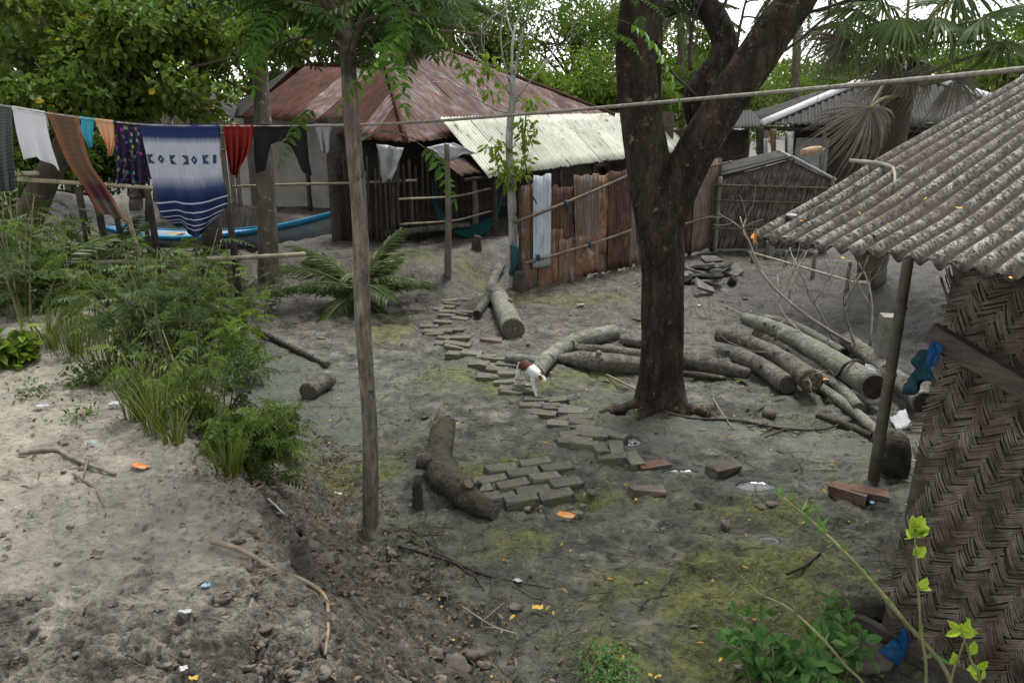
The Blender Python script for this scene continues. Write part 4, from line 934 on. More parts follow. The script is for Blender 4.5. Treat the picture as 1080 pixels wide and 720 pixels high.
bam("bamboo_pole", P(128, 205, 8.9), gp(168, 335), .028, 'bamboo', "slanting bamboo pole propped against the rack below the checked shawl", "pole")
bar_o = bar(None, [P(245, 197, 13.2), P(290, 195, 13.0), P(372, 193, 12.9), P(440, 190, 13.0)], .022, M['bamboo'], "bamboo_rail", 7, 14); tag(bar_o, "thin bamboo rail running behind the palm trunk to the porch", "rail")
# posts, trough log and stumps before the porch
for k, (u, vb, vt, r_, Y, lb) in enumerate(((472, 291, 152, .042, None, "rough upright post standing alone in front of the porch"), (501, 243, 186, .05, 14., "grey porch post beside the hammock"), (386, 262, 180, .025, 13.2, "thin bamboo pole beside the date palm"), (434, 252, 190, .02, 13.2, "thin bamboo pole left of the lone post"))):
    b = gp(u, vb) if Y is None else np.array([*P(u, vb, Y)[:2], h1(*P(u, vb, Y)[:2])]); t = P(u - 1, vt, b[1]); mb = MB(); tube(mb, [b - [0, 0, .1], (b + t) / 2 + [.02, 0, 0], t], [r_ * 1.25, r_, r_ * .9], 9, 14, .16, 4, k); solo("wooden_post", mb, M['wood_grey'], lb, "post")
mb = MB(); a, b = gp(405, 247, .12), gp(495, 237, .2); tube(mb, [a, (a + b) / 2, b], [.05, .06, .05], 9, 12, .12, 4, 5); solo("pole_log", mb, M['log'], "grey pole lying level before the porch behind the lone post", "log")
for k, (u, v, h, r_, lb) in enumerate(((548, 306, .28, .09, "short dark stump at the left end of the tin fence"), (503, 262, .2, .07, "small stump on the earth step of the porch"))):
    p = gp(u, v); mb = MB(); tube(mb, [p - [0, 0, .1], p + [0, 0, h * .6], p + [.02, 0, h]], [r_ * 1.3, r_, r_ * .85], 10, 10, .2, 6, k); solo("stump", mb, M['log_dark'], lb, "stump")

# ------------------------------------------------------------------ clothesline and laundry
ROPE_PX = [(1260, 52, 1.75), (1080, 73, 2.3), (900, 90, 2.9), (720, 106, 3.7), (560, 120, 4.35), (440, 129, 4.75), (372, 132, 5.05), (300, 133, 5.4), (240, 133, 5.7), (150, 131.5, 6.1), (60, 121, 6.6), (0, 111, 7.0), (-80, 98, 7.6)]
RP_ = np.vstack([[[6.5, .2, 3.05]], [[3.4, 1.2, 2.86]], [P(u, v, Y) for u, v, Y in ROPE_PX]])
mb = MB(); tube(mb, RP_, [.0085] * 9 + [.006] * 6, 8, 260, .12, 30, 4); solo("clothesline_rope", mb, M['rope'], "thick grey rope clothesline strung across the whole yard", "rope")
ru = np.array([r[0] for r in ROPE_PX])[::-1]; rv = np.array([r[1] for r in ROPE_PX])[::-1]; ry = np.array([r[2] for r in ROPE_PX])[::-1]
RS_ = spline(RP_[::-1], 600); _d = RS_ @ np.array([0, CT, -ST]) + CAMH * ST
RSU = 540 + FPX * RS_[:, 0] / _d
def rope_at(u): return np.array([np.interp(u, RSU, RS_[:, k]) for k in range(3)])
MBACK = MB()
def laundry(name, label, cat, mat, u0, u1, sidel, sider, bot, folds=3, amp=.03, seed=0, nu=40, nv=40, back=.25, dz=0.):
    """cloth over the rope between u0 and u1; sidel/sider: photo points down each side; bot: sag profile of the lower edge"""
    A = np.linspace(0, 1, nu); Bv = np.linspace(0, 1, nv)
    top = np.array([rope_at(u0 + (u1 - u0) * a) for a in A])
    Yl, Yr = top[0, 1] + dz, top[-1, 1] + dz
    L = spline(np.array([top[0]] + [P(u, v, Yl) for u, v in sidel]), nv); Rr = spline(np.array([top[-1]] + [P(u, v, Yr) for u, v in sider]), nv)
    V = np.zeros((nu, nv, 3))
    for j, b in enumerate(Bv):
        lin = L[j][None] * (1 - A[:, None]) + Rr[j][None] * A[:, None]; line0 = top[0][None] * (1 - A[:, None]) + top[-1][None] * A[:, None]
        V[:, j] = lin + (top - line0) * (1 - b) + np.array([0, 0, 1.]) * (np.interp(A, np.linspace(0, 1, len(bot)), bot) * b ** 2)[:, None]
        ph = fbm(A * folds * 1.3 + seed * 3.1, np.full(nu, b * .8 + seed), 2, seed) * 2 - 1
        off = amp * (np.sin(A * folds * 6.28 + seed + 1.5 * ph) * .6 + ph * .8) * (.12 + .88 * b)
        V[:, j, 1] -= off; V[:, j, 0] += off * .25
    V[:, 0, 2] += .012; V[:, 0, 1] += .004; V[:, 1, 1] -= .010
    mb = MB(); i = np.arange(nu - 1)[:, None] * nv; jj = np.arange(nv - 1)[None]; q = np.stack([i + jj, i + jj + 1, i + nv + jj + 1, i + nv + jj], -1).reshape(-1, 4)
    mb.add(V, q); st = np.stack(np.meshgrid(A, Bv, indexing='ij'), -1).reshape(-1, 2)
    if back:                                                       # the flap that hangs behind the rope
        nb = max(4, int(nv * back)); W = V[:, :nb].copy(); W[:, :, 1] += .022 + .03 * Bv[:nb][None]; W[:, 0] = V[:, 0]
        i2 = np.arange(nu - 1)[:, None] * nb; j2 = np.arange(nb - 1)[None]; mb.add(W, np.stack([i2 + j2, i2 + nb + j2, i2 + nb + j2 + 1, i2 + j2 + 1], -1).reshape(-1, 4))
        st = np.vstack([st, np.stack(np.meshgrid(A, Bv[:nb], indexing='ij'), -1).reshape(-1, 2)])
    o = solo(name, mb, mat, label, cat, uv=st, base=top.mean(0))
    s_ = o.modifiers.new("thickness", 'SOLIDIFY'); s_.thickness = .003
    return o, V
def c_stripe(m, x, n, lo, hi): return m.lin(m.math('SINE', m.math('MULTIPLY', x, n)), lo, hi)
def b_check(c1, c2, n1, n2, lo=.5, hi=.8):
    def f(m, x, y):
        col = m.mix(m.math('MULTIPLY', c_stripe(m, x, n1, lo, hi), .6), c1, c2); return m.mix(m.math('MULTIPLY', c_stripe(m, y, n2, lo, hi), .6), col, c2)
    return f
def b_plain(c1, c2=None):
    return lambda m, x, y: m.mix(m.noise(m.coord("st", (3, 1, 1)), 5, 4), c1, c2 or c1)
def b_lungi(m, x, y):
    blue, wh = (.010, .018, .06), (.40, .42, .47)
    yy = m.math('ADD', y, m.math('MULTIPLY', m.math('SUBTRACT', m.noise(m.coord("st", (60, 1, 1)), 1.5, 3), .5), .06))
    col = m.ramp(yy, [(0, (.018, .034, .11)), (.09, (.014, .028, .095)), (.15, wh), (.40, wh), (.50, (.03, .05, .13)), (.56, blue), (.85, (.008, .014, .045)), (1, (.006, .01, .03))])
    for p in (.595, .675, .755, .835, .905): col = m.mix(m.lin(m.math('ABSOLUTE', m.math('SUBTRACT', y, p)), .008, .004), col, (.40, .44, .52))
    return m.mix(m.lin(m.noise(m.coord("st", (40, 2, 1)), 3, 3), .45, .75, 0, .35), col, blue)
def b_floral(m, x, y):
    v = m.n("ShaderNodeTexVoronoi", None, Vector=m.coord("st", (5, 6, 1)), Scale=1.6); n = m.noise(m.coord("st", (7, 9, 1)), 2.2, 3)
    col = m.mix(m.lin(v.outputs["Distance"], .42, .22), (.012, .01, .022), v.outputs["Color"]); col = m.mix(.72, col, (.02, .012, .035)); return m.mix(m.lin(n, .62, .66, 0, .5), col, (.26, .24, .27))
def b_shawl(m, x, y):
    col = m.mix(m.lin(y, .58, .66), (.13, .075, .045), (.07, .02, .032)); col = m.mix(m.lin(y, .78, .84), col, (.12, .09, .07))
    col = m.mix(m.math('MULTIPLY', c_stripe(m, x, 130, .4, .9), .35), col, (.06, .05, .05)); col = m.mix(m.math('MULTIPLY', c_stripe(m, y, 160, .4, .9), .35), col, (.06, .05, .05))
    for p in (.06, .16, .86, .95): col = m.mix(m.lin(m.math('ABSOLUTE', m.math('SUBTRACT', x, p)), .02, .01, 0, .8), col, (.42, .13, .04))
    return col
CM = {k: clothmat(k, b) for k, b in dict(green_check_cloth=b_check((.045, .062, .052), (.12, .14, .125), 110, 150), white_cloth=b_plain((.56, .57, .6), (.66, .67, .69)), brown_check_shawl=b_shawl, teal_cloth=b_plain((.03, .22, .3), (.06, .33, .42)),
      peach_cloth=b_plain((.55, .26, .13), (.62, .35, .2)), dark_floral_cloth=b_floral, blue_white_lungi=b_lungi, red_cloth=b_plain((.13, .010, .008), (.22, .02, .014)), black_cloth=b_plain((.008, .008, .009), (.014, .014, .015)),
      motif=b_plain((.016, .042, .10)), grey_cloth=b_plain((.2, .2, .21), (.3, .3, .31)), maroon_cloth=b_plain((.1, .015, .035), (.17, .03, .06))).items()}
laundry("checked_lungi", "dark green checked cloth hanging at the far left end of the line", "cloth", CM['green_check_cloth'], -26, 13, [(-26, 160), (-20, 200)], [(14, 150), (17, 203)], [0, -.02, 0, .02], 4, .06, 1)
laundry("white_cloth", "plain white cloth folded on the clothesline, tapering to a low corner", "cloth", CM['white_cloth'], 13, 47, [(19, 142), (27, 168)], [(53, 150), (63, 180)], [0, .05, .03, 0], 2, .07, 2)
laundry("checked_shawl", "long brown and orange checked shawl pulled slanting from the line", "shawl", CM['brown_check_shawl'], 49, 84, [(70, 170), (88, 198), (104, 226)], [(95, 170), (113, 198), (134, 234)], [0, .02, 0, 0], 3, .05, 3)
laundry("teal_cloth", "small teal cloth pegged on the clothesline", "cloth", CM['teal_cloth'], 84, 99, [(84, 140), (92, 153)], [(98, 140), (97, 155)], [0, -.02, 0], 2, .03, 4)
laundry("peach_cloth", "small peach coloured cloth bunched on the clothesline", "cloth", CM['peach_cloth'], 100, 121, [(106, 142), (112, 152)], [(122, 145), (117, 165)], [0, -.04, 0], 3, .035, 5)
laundry("floral_dress", "dark flower patterned garment hanging beside the large blue and white cloth", "garment", CM['dark_floral_cloth'], 120, 151, [(122, 160), (123, 195)], [(153, 160), (155, 195)], [0, .03, -.01, .02, 0], 4, .05, 6)
lung, LV = laundry("patterned_lungi", "large blue and white striped cloth with printed diamond motifs on the line", "cloth", CM['blue_white_lungi'], 147, 231, [(157, 175), (168, 222), (184, 238)], [(233, 175), (240, 215), (222, 240)], [0, -.01, -.08, -.05, .03], 3, .05, 7, 70, 70, dz=-.05)
def lv(a, b):
    nu, nv = LV.shape[:2]; x, y = a * (nu - 1), b * (nv - 1); i, j = min(int(x), nu - 2), min(int(y), nv - 2); f, g = x - i, y - j
    return (LV[i, j] * (1 - f) * (1 - g) + LV[i + 1, j] * f * (1 - g) + LV[i, j + 1] * (1 - f) * g + LV[i + 1, j + 1] * f * g) + np.array([.0, -.006, 0])
def motif(poly):
    mb = MB(); c = np.mean(poly, 0); pts = [lv(*c)] + [lv(*p) for p in poly]; n = len(poly); mb.add(np.array(pts), None, [[0, 1 + k, 1 + (k + 1) % n] for k in range(n)])
    o = obj("motif", mb, CM['motif'], lung, smooth=False); s_ = o.modifiers.new("t", 'SOLIDIFY'); s_.thickness = .001
for a, ty in ((.06, 'k'), (.19, 'd'), (.36, 'k'), (.52, 'r'), (.65, 'd'), (.81, 'k'), (.92, 'i')):
    b, w, h = .275, .042, .036
    if ty == 'd':
        for p in ([(a - w, b), (a, b - h), (a, b - h * .4), (a - w * .45, b)], [(a + w, b), (a, b + h), (a, b + h * .4), (a + w * .45, b)], [(a, b - h), (a + w, b), (a + w * .45, b), (a, b - h * .4)], [(a, b + h), (a - w, b), (a - w * .45, b), (a, b + h * .4)]): motif(p)
    elif ty == 'i': motif([(a - .012, b - h), (a + .03, b - h), (a + .022, b + h), (a - .02, b + h)])
    else:
        s = 1 if ty == 'k' else -1
        for p in ([(a - s * w, b - h), (a - s * w * .45, b - h), (a - s * w * .45, b + h), (a - s * w, b + h)], [(a - s * w * .45, b), (a - s * w * .1, b - h), (a + s * w, b - h)], [(a - s * w * .45, b), (a + s * w, b + h), (a - s * w * .1, b + h)]): motif(p)
laundry("red_shirt", "crumpled red garment hanging right of the large blue cloth", "garment", CM['red_cloth'], 236, 267, [(238, 155), (243, 183)], [(264, 158), (252, 181)], [0, -.02, -.04, .02], 4, .06, 8)
bl, BV = laundry("black_trousers", "black trousers spread on the clothesline beside the palm trunk", "trousers", CM['black_cloth'], 268, 320, [(268, 160), (270, 183)], [(324, 160), (329, 185)], [0, .02, .22, .28, .22, .02, 0], 3, .03, 9)
laundry("grey_rag", "thin grey rag hanging between the black trousers and the near tree", "rag", CM['grey_cloth'], 331, 349, [(335, 145), (338, 158)], [(348, 145), (347, 160)], [0, -.02, 0], 2, .04, 10)

# ------------------------------------------------------------------ logs
def log(name, label, px, rad, mat='log', cut='cut', dz=None, n=18, rough=.10, extra=(), seed=0, seg=None, ends=(1, 1), fr=4.):
    """px: photo points along the axis; rad: radii in metres; lies on the ground unless dz lifts it"""
    rad = np.atleast_1d(rad); pts = []
    for k, q in enumerate(px):
        r_ = np.interp(k / max(1, len(px) - 1), np.linspace(0, 1, len(rad)), rad); lift = (q[2] if len(q) > 2 else 0) + (dz or 0)
        pts.append(gp(q[0], q[1], r_ * .8 + lift))
    pts = np.array(pts); base = pts.mean(0); base[2] = h1(base[0], base[1])
    t = thing(name, label, "log", base); mb = MB(); L = np.sum(np.linalg.norm(np.diff(pts, axis=0), axis=1))
    tube(mb, pts, rad, n, seg or int(max(12, L / .035)), rough, fr, seed, cap=True); obj("trunk", mb, M[mat], t)
    sp = spline(pts, 60)
    for e, (c, d, r_) in enumerate(((sp[0], sp[0] - sp[3], rad[0]), (sp[-1], sp[-1] - sp[-4], rad[-1]))):
        if not ends[e]: continue
        d = nrm(d); mb = MB(); tube(mb, [c - d * .01, c + d * .006], [r_ * .93, r_ * .88], 18, 3, .06, 4, seed); obj("cut_end", mb, M[cut], t, smooth=False)
    rs3 = rng(seed + 900)
    for k in range(int(min(3, L / .55)) if rad.max() > .05 else 0):
        i = rs3.integers(10, 50); ax_ = nrm(sp[i + 1] - sp[i]); sd3 = nrm(np.cross(ax_, [0, 0, 1.])) * rs3.choice([-1, 1]); dr = nrm(sd3 * rs3.uniform(.2, 1) + np.array([0, 0, rs3.uniform(.5, 1)]) + ax_ * rs3.normal(0, .4)); rr3 = np.interp(i / 59, np.linspace(0, 1, len(rad)), rad)
        mb = MB(); tube(mb, [sp[i] + dr * rr3 * .55, sp[i] + dr * rr3 * 1.0, sp[i] + dr * rr3 * rs3.uniform(1.12, 1.45)], [rr3 * .5, rr3 * .30, rr3 * .24], 9, 7, .2, 8, k); obj("knot", mb, M[mat], t)
    for k, (p2, r2) in enumerate(extra):
        mb = MB(); q = np.array([gp(u, v, z) for u, v, z in p2]); tube(mb, q, r2, 12, 12, rough, fr, seed + k + 3); o = obj("branch_stub", mb, M[mat], t)
        d = nrm(q[-1] - q[-2]); mb = MB(); rr = np.atleast_1d(r2)[-1]; tube(mb, [q[-1] - d * .01, q[-1] + d * .005], [rr * .92, rr * .86], 12, 3); obj("cut_end", mb, M[cut], o, smooth=False)
    return t
log("forked_log", "thick gnarled log with a sawn side branch lying in front of the near tree", [(469, 446), (463, 478), (468, 500), (486, 518), (504, 531), (522, 541)], [.088, .095, .115, .10, .08, .05], 'log_dark', 'cut', rough=.22, seed=3,
    extra=[([(464, 490, .08), (452, 487, .11), (440, 486, .12)], [.08, .068, .062]), ([(488, 518, .12), (494, 510, .19)], [.055, .04])])
log("curved_log", "smooth curved grey log behind the cat with a short cross piece", [(566, 394), (575, 381), (593, 367), (617, 357), (648, 351)], [.075, .085, .085, .095, .10], 'log_pale', 'cut_dark', rough=.07, seed=5, extra=[([(572, 382, .08), (552, 379, .07), (534, 378, .06)], [.06, .055, .05])])
log("gnarled_log", "gnarled grey log lying just left of the big tree's foot", [(588, 378), (610, 379), (632, 383), (655, 384), (690, 388)], [.045, .085, .11, .10, .10], 'log', 'cut_dark', rough=.25, seed=7)
log("branch_log", "thinner branch log behind the gnarled log", [(600, 367), (640, 370), (690, 376)], [.05, .06, .06], 'log', 'cut_dark', rough=.2, seed=8)
log("branch_log", "short round log end showing left of the big trunk at mid height", [(655, 358), (672, 361), (700, 366)], .06, 'log', 'cut_dark', seed=9)
log("split_log", "grey log with a split dark end to the right of the big tree", [(700, 374), (730, 381), (760, 388), (790, 394)], [.10, .10, .095, .05], 'log', 'cut_dark', rough=.16, seed=11)
log("branch_log", "thin low branch lying in front of the split log", [(712, 393), (740, 396), (765, 399)], [.03, .035, .02], 'log_dark', 'cut_dark', seed=12)
log("palm_log", "ringed palm log pointing up the path to the porch", [(522, 306), (530, 322), (541, 347)], [.11, .125, .135], 'log_pale', 'cut', rough=.12, seed=13, fr=14)
log("bent_log", "bent dark branch log beside the ringed palm log", [(529, 279), (521, 293), (515, 312), (503, 331)], [.07, .075, .065, .055], 'log', 'cut_dark', rough=.18, seed=15)
log("short_log", "short sawn log lying alone on the wet mud at left", [(324, 413), (334, 406), (346, 399)], [.085, .09, .09], 'log', 'cut', seed=17)
log("thin_log", "thin mossy pole lying from the bank towards the short sawn log", [(250, 338), (285, 354), (320, 371), (345, 384)], [.035, .04, .042, .035], 'log', 'cut', seed=18)
# the pile at right
log("pile_log", "longest pale log on top of the pile", [(786, 336), (820, 348), (860, 370), (922, 408)], [.075, .09, .105, .12], 'log_pale', 'cut_dark', dz=.12, rough=.08, seed=21)
log("pile_log", "slender log lying behind the longest pale log", [(798, 334), (830, 341), (860, 355), (890, 372)], [.05, .055, .06, .05], 'log_pale', 'cut_dark', dz=.03, seed=22)
log("pile_log", "knobbly mossy log at the left side of the pile", [(757, 353), (790, 361), (825, 378), (856, 402)], [.08, .08, .085, .11], 'log', 'cut', dz=.10, rough=.16, seed=23)
log("pile_log", "short mossy log at the front of the pile with its sawn end showing", [(776, 374), (800, 385), (831, 406)], [.08, .09, .095], 'log', 'cut', seed=24)
log("pile_log", "thin bent log in front of the longest pale log", [(845, 388), (870, 398), (890, 412), (906, 430)], [.04, .045, .05, .05], 'log_pale', 'cut', dz=.06, seed=25)
log("pile_log", "thin pale branch log pointing down to the bamboo post", [(852, 400), (880, 418), (905, 437), (928, 458)], [.045, .045, .045, .04], 'log_pale', 'cut', dz=.02, seed=26)
log("pile_log", "dark log behind the bamboo post at the right end of the pile", [(893, 358), (915, 375), (945, 400), (975, 425)], [.08, .09, .095, .1], 'log', 'cut_dark', dz=.06, seed=27)
log("pile_log", "thin dark pole lying low at the right end of the pile", [(862, 438), (890, 447), (918, 459)], [.025, .028, .025], 'log_dark', 'cut', seed=28)
log("pile_log", "half buried log under the middle of the pile", [(800, 352), (850, 385), (890, 408)], [.08, .09, .09], 'log_dark', 'cut_dark', seed=29)
drape(None, "plastic_sheet", M['plastic_white'], (gp(912, 383, .28), gp(926, 388, .3), gp(934, 404, .16), gp(913, 400, .22)), 9, 9, .05, 2, "white plastic scrap tied round the log behind the bamboo post", "plastic sheet")
mb = MB(); tube(mb, [gp(882, 398, .16), gp(892, 384, .33), gp(906, 380, .33), gp(914, 392, .2)], .012, 6, 14, .3); solo("tie_rope", mb, M['twig_dark'], "dark strap looped round the longest pale log", "rope")
drape(None, "plastic_sheet", M['plastic_white'], (gp(938, 440, .03), gp(955, 432, .05), gp(962, 448, .04), gp(945, 453, .02)), 8, 8, .04, 8, "white plastic sheet on the ground behind the bamboo post", "plastic sheet")

# brushwood: bare forked branches
def brush(mb, rs, p, d, L, r_, depth):
    n = 5; pts = [p]; dd = nrm(d)
    for k in range(n): dd = nrm(dd + rs.normal(0, .16, 3)); pts.append(pts[-1] + dd * L / n)
    tube(mb, pts, [r_, r_ * .55], 5, 8, 0)
    if depth:
        for k in range(rs.integers(2, 4)):
            i = rs.integers(2, n + 1); brush(mb, rs, pts[i], dd + rs.normal(0, .55, 3) + np.array([0, 0, .15]), L * rs.uniform(.4, .7), r_ * .55, depth - 1)
for k, (u, v, d, L, r_, lb) in enumerate([(915, 372, (-.9, .3, .45), 1.7, .022, "long bare forked branch leaning over the log pile"), (905, 375, (-.3, .5, 1), 1.0, .015, "upright spray of bare twigs behind the log pile"), (880, 362, (-.3, .3, 1), 1.0, .014, "bare twiggy branch standing left in the brushwood"), (850, 355, (-.7, .3, .8), .9, .013, "bare twig spray at the left end of the brushwood"),
                                          (918, 365, (.2, .4, 1), 1.0, .013, "bare twigs rising right beside the pillar"), (830, 380, (-.8, -.2, .35), .7, .008, "thin dry twigs lying on the mossy logs"), (790, 365, (-.6, .6, .3), .6, .006, "dry twigs poking from the far end of the pile"),
                                          (850, 410, (-.2, -.8, .4), .5, .007, "dry twigs bristling from the front of the pile")]):
    mb = MB(); brush(mb, rng(60 + k), gp(u, v, .08), d, L, r_, 3); solo("dry_branch", mb, M['twig'], lb, "branch")
def twig(px, r_, mt, lb, name="dry_branch", cat="branch", dz=.01, sub=0, seed=0):
    pts = [gp(u, v, dz) for u, v in px]; mb = MB(); tube(mb, pts, [r_, r_ * .9, r_ * .6], 6, len(px) * 6, .15, 8, seed); rs = rng(seed)
    for k in range(sub):
        i = rs.integers(0, len(pts) - 1); p = pts[i] + (pts[i + 1] - pts[i]) * rs.random(); tube(mb, [p, p + rs.normal(0, .12, 3) * [1, 1, .2], p + rs.normal(0, .22, 3) * [1, 1, .1]], [r_ * .6, r_ * .3], 5, 6)
    solo(name, mb, M[mt], lb, cat)
twig([(700, 434), (730, 441), (775, 443), (830, 452), (870, 452), (905, 440)], .013, 'twig_dark', "long dark branch curving across the mud before the log pile", sub=5, seed=1)
twig([(752, 420), (762, 436), (772, 450)], .007, 'twig', "short grey stick crossing the long dark branch", seed=2)
twig([(790, 438), (812, 425), (828, 420)], .007, 'twig_dark', "thin dark stick near the round stone", seed=3)
twig([(222, 570), (255, 580), (290, 600), (320, 612), (342, 628), (346, 655), (343, 690)], .012, 'root', "long pale root curving over the near bank below the stump", "root", "root", .02, 0, 4)
twig([(20, 478), (58, 474), (75, 482), (100, 492), (122, 500)], .014, 'wood_grey', "forked grey root lying on the sandy bank", "root", "root", .015, 1, 5)
twig([(78, 500), (100, 515), (110, 535)], .008, 'wood_grey', "small root end below the forked grey root", "root", "root", .01, 0, 6)
twig([(420, 575), (470, 590), (520, 608), (580, 620)], .008, 'twig_dark', "dark wet twig trailing from the bank onto the path", sub=4, seed=7)
twig([(410, 560), (450, 578), (500, 600), (540, 612)], .006, 'twig_dark', "thin dark twig beside the near tree's foot", sub=4, seed=8)
twig([(430, 555), (470, 585), (505, 612)], .006, 'twig_dark', "dark crossing twig at the foot of the bank", sub=3, seed=9)
twig([(488, 640), (520, 660), (545, 668)], .006, 'twig', "small grey twig at the bottom of the path", sub=2, seed=10)
twig([(830, 605), (850, 595), (868, 580)], .010, 'twig_dark', "dark stick lying on the mud near the woven wall", seed=11)
twig([(640, 395), (670, 410), (700, 425)], .01, 'root', "pale root running to the big tree's foot", "root", "root", .02, 1, 12)
twig([(700, 330), (735, 335), (775, 338)], .007, 'twig', "thin twigs lying right of the big trunk", sub=5, seed=13)
twig([(760, 320), (790, 335), (810, 350)], .007, 'twig', "grey twig lying at the far end of the log pile", sub=3, seed=14)
for k, (u, v, h, r_, lb) in enumerate(((318, 606, .21, .05, "weathered split stump on the near bank"), (441, 534, .16, .04, "rotten dark stump beside the gnarled near log"))):
    p = gp(u, v); mb = MB(); n = 16; th = np.linspace(0, 6.283, n, endpoint=False); rows = []
    for i, z in enumerate(np.linspace(-.08, 1, 12)):
        rr = r_ * (1.3 - .3 * z) * (1 + .9 * (fbm(np.cos(th) * 2.2 + k * 7, np.sin(th) * 2.2 + z * .8, 3, 4) - .5)); zt = z * h * (1 + (.75 * (vn(np.cos(th) * 2.2 + 5, np.sin(th) * 2.2 + k, 6) - .5) if z > .5 else 0))
        rows.append(np.stack([p[0] + rr * np.cos(th) * .8, p[1] + rr * np.sin(th) * .6, p[2] + zt * np.ones(n)], -1))
    rows.append(rows[-1] * [1, 1, 1] * .6 + .4 * (rows[-1].mean(0) - [0, 0, .06])); v_ = np.concatenate(rows); ii = np.arange(12)[:, None] * n; j = np.arange(n)[None]; mb.add(v_, np.stack([ii + j, ii + (j + 1) % n, ii + n + (j + 1) % n, ii + n + j], -1).reshape(-1, 4))
    solo("stump", mb, M['log_dark'] if k else M['log'], lb, "stump")
p = gp(811, 436, .03); mb = MB(); mb.add(*lump(p, .06, 3, 10, 14, .3, (1, 1, .8))); solo("stone", mb, M['brick_dark'], "round dark stone on the mud before the log pile", "stone")

# ------------------------------------------------------------------ bricks
def brick_mesh(seed, mat, chip=.004):
    rs = rng(seed); hx, hy, hz, b = .12, .057, .036, .006; v = []; 
    for z, s in ((-hz, 1), (hz - b, 1), (hz, .0)):
        ix = b if s == 0 else 0
        for x, y in ((-1, -1), (1, -1), (1, 1), (-1, 1)): v.append([x * (hx - ix), y * (hy - ix), z])
    v = np.array(v) + rs.normal(0, chip, (12, 3)); mb = MB(); q = [[3, 2, 1, 0], [8, 9, 10, 11]]
    for r_ in (0, 4):
        for k in range(4): q.append([r_ + k, r_ + (k + 1) % 4, r_ + 4 + (k + 1) % 4, r_ + 4 + k])
    mb.add(v, q); return mesh("brick", mb, mat, False)
BR = [brick_mesh(s, M['brick']) for s in range(5)]
path = bpy.data.objects.new("brick_path", None); link(path); path["kind"] = "structure"; OFF[path.name] = (0, 0, 0)
rs = rng(99)
def brick(x, y, ang, up=.008, me=None, parent=path, tilt=.06, sc=1.):
    o = bpy.data.objects.new("brick", me or BR[rs.integers(5)]); o.location = (x, y, h1(x, y) + up - (.014 if parent is path else .006)); o.rotation_euler = (rs.normal(0, tilt), rs.normal(0, tilt), ang); o.scale = (sc, sc, 1); link(o, parent); return o
for (u, v, a, up) in [(441, 327, .1, .0), (459, 326, .1, .005), (477, 321, .15, .01), (489, 316, .1, 0), (471, 334, .12, .022), (467, 341, .1, .02), (467, 350, .05, .012), (471, 358, .05, .01), (469, 363, .1, .01), (479, 367, .05, .012), (497, 374, .2, .012), (520, 379, .0, .005),
                      (515, 386, .1, .01), (524, 391, .0, .012), (535, 386, .1, .015), (536, 396, .05, .015), (533, 405, .0, .02), (553, 413, .1, .012), (541, 411, .05, .02), (566, 423, .12, .014), (585, 431, .1, .016), (577, 429, .1, .01), (602, 436, .12, .014), (612, 442, .1, .018), (614, 448, .12, .018),
                      (622, 455, .08, .02), (626, 461, .05, .02), (647, 460, .5, .01), (616, 470, .05, .03), (633, 475, 1.45, .02), (650, 475, 1.45, .02), (646, 485, .0, .022), (669, 486, 1.3, .018), (603, 468, .0, .025)]:
    p = gp(u, v); brick(p[0], p[1], -a + rs.normal(0, .1), min(up, .016) - .006, tilt=.06, sc=.94)
pp = np.array([gp(u, v)[:2] for u, v in ((487, 318), (470, 340), (472, 364), (502, 377), (528, 392), (545, 410), (580, 429), (612, 445), (632, 466))]); sp2 = spline(np.column_stack([pp, np.zeros(len(pp))]), 400)[:, :2]; acc = np.concatenate([[0], np.cumsum(np.linalg.norm(np.diff(sp2, axis=0), axis=1))])
for s_ in np.arange(0, acc[-1], .125):
    if rs.random() < .22: continue
    q = np.array([np.interp(s_, acc, sp2[:, 0]), np.interp(s_, acc, sp2[:, 1])]) + rs.normal(0, .03, 2) + [rs.choice([-.13, .13]), 0]; brick(q[0], q[1], -.1 + rs.normal(0, .12), .002 + rs.normal(0, .006), tilt=.05, sc=.94)
# the wider patch in the middle of the path
pc = gp(557, 509); an = .30; e1 = np.array([math.cos(an), math.sin(an)]); e2 = np.array([-e1[1], e1[0]])
for row in range(7):
    for c in range(5):
        x = (c - 2) * .25 + (.12 if row % 2 else 0) + rs.normal(0, .010); y = (row - 3) * .122 + rs.normal(0, .008)
        if (x / .40) ** 2 + (y / .31) ** 2 > 1.1 or rs.random() < .06: continue
        q = pc[:2] + e1 * x + e2 * y; brick(q[0], q[1], an + rs.normal(0, .07), .004 + rs.normal(0, .008), tilt=.05)
BRR, BRD = brick_mesh(21, M['brick_red']), brick_mesh(22, M['brick_dark'], .006)
for (u, v, a, up, me, lb, tl) in [(895, 523, -.7, .03, BRR, "left of two red bricks lying by the woven wall", .05), (916, 525, -.45, .03, BRR, "right of two red bricks lying by the woven wall", .05), (763, 498, .5, .035, BRD, "single dark brick lying tilted on the mud", .2), (690, 491, .3, -.012, BRR, "reddish brick sunk in the mud at the end of the path", .03),
                              (683, 519, .1, .0, BRD, "dark brick half sunk in mud right of the orange wrapper", .05), (518, 360, .1, .0, BRD, "dark brick half sunk beside the path near the curved log", .05)]:
    p = gp(u, v); o = brick(p[0], p[1], a, up, me, None, tl); tag(o, lb, "brick")
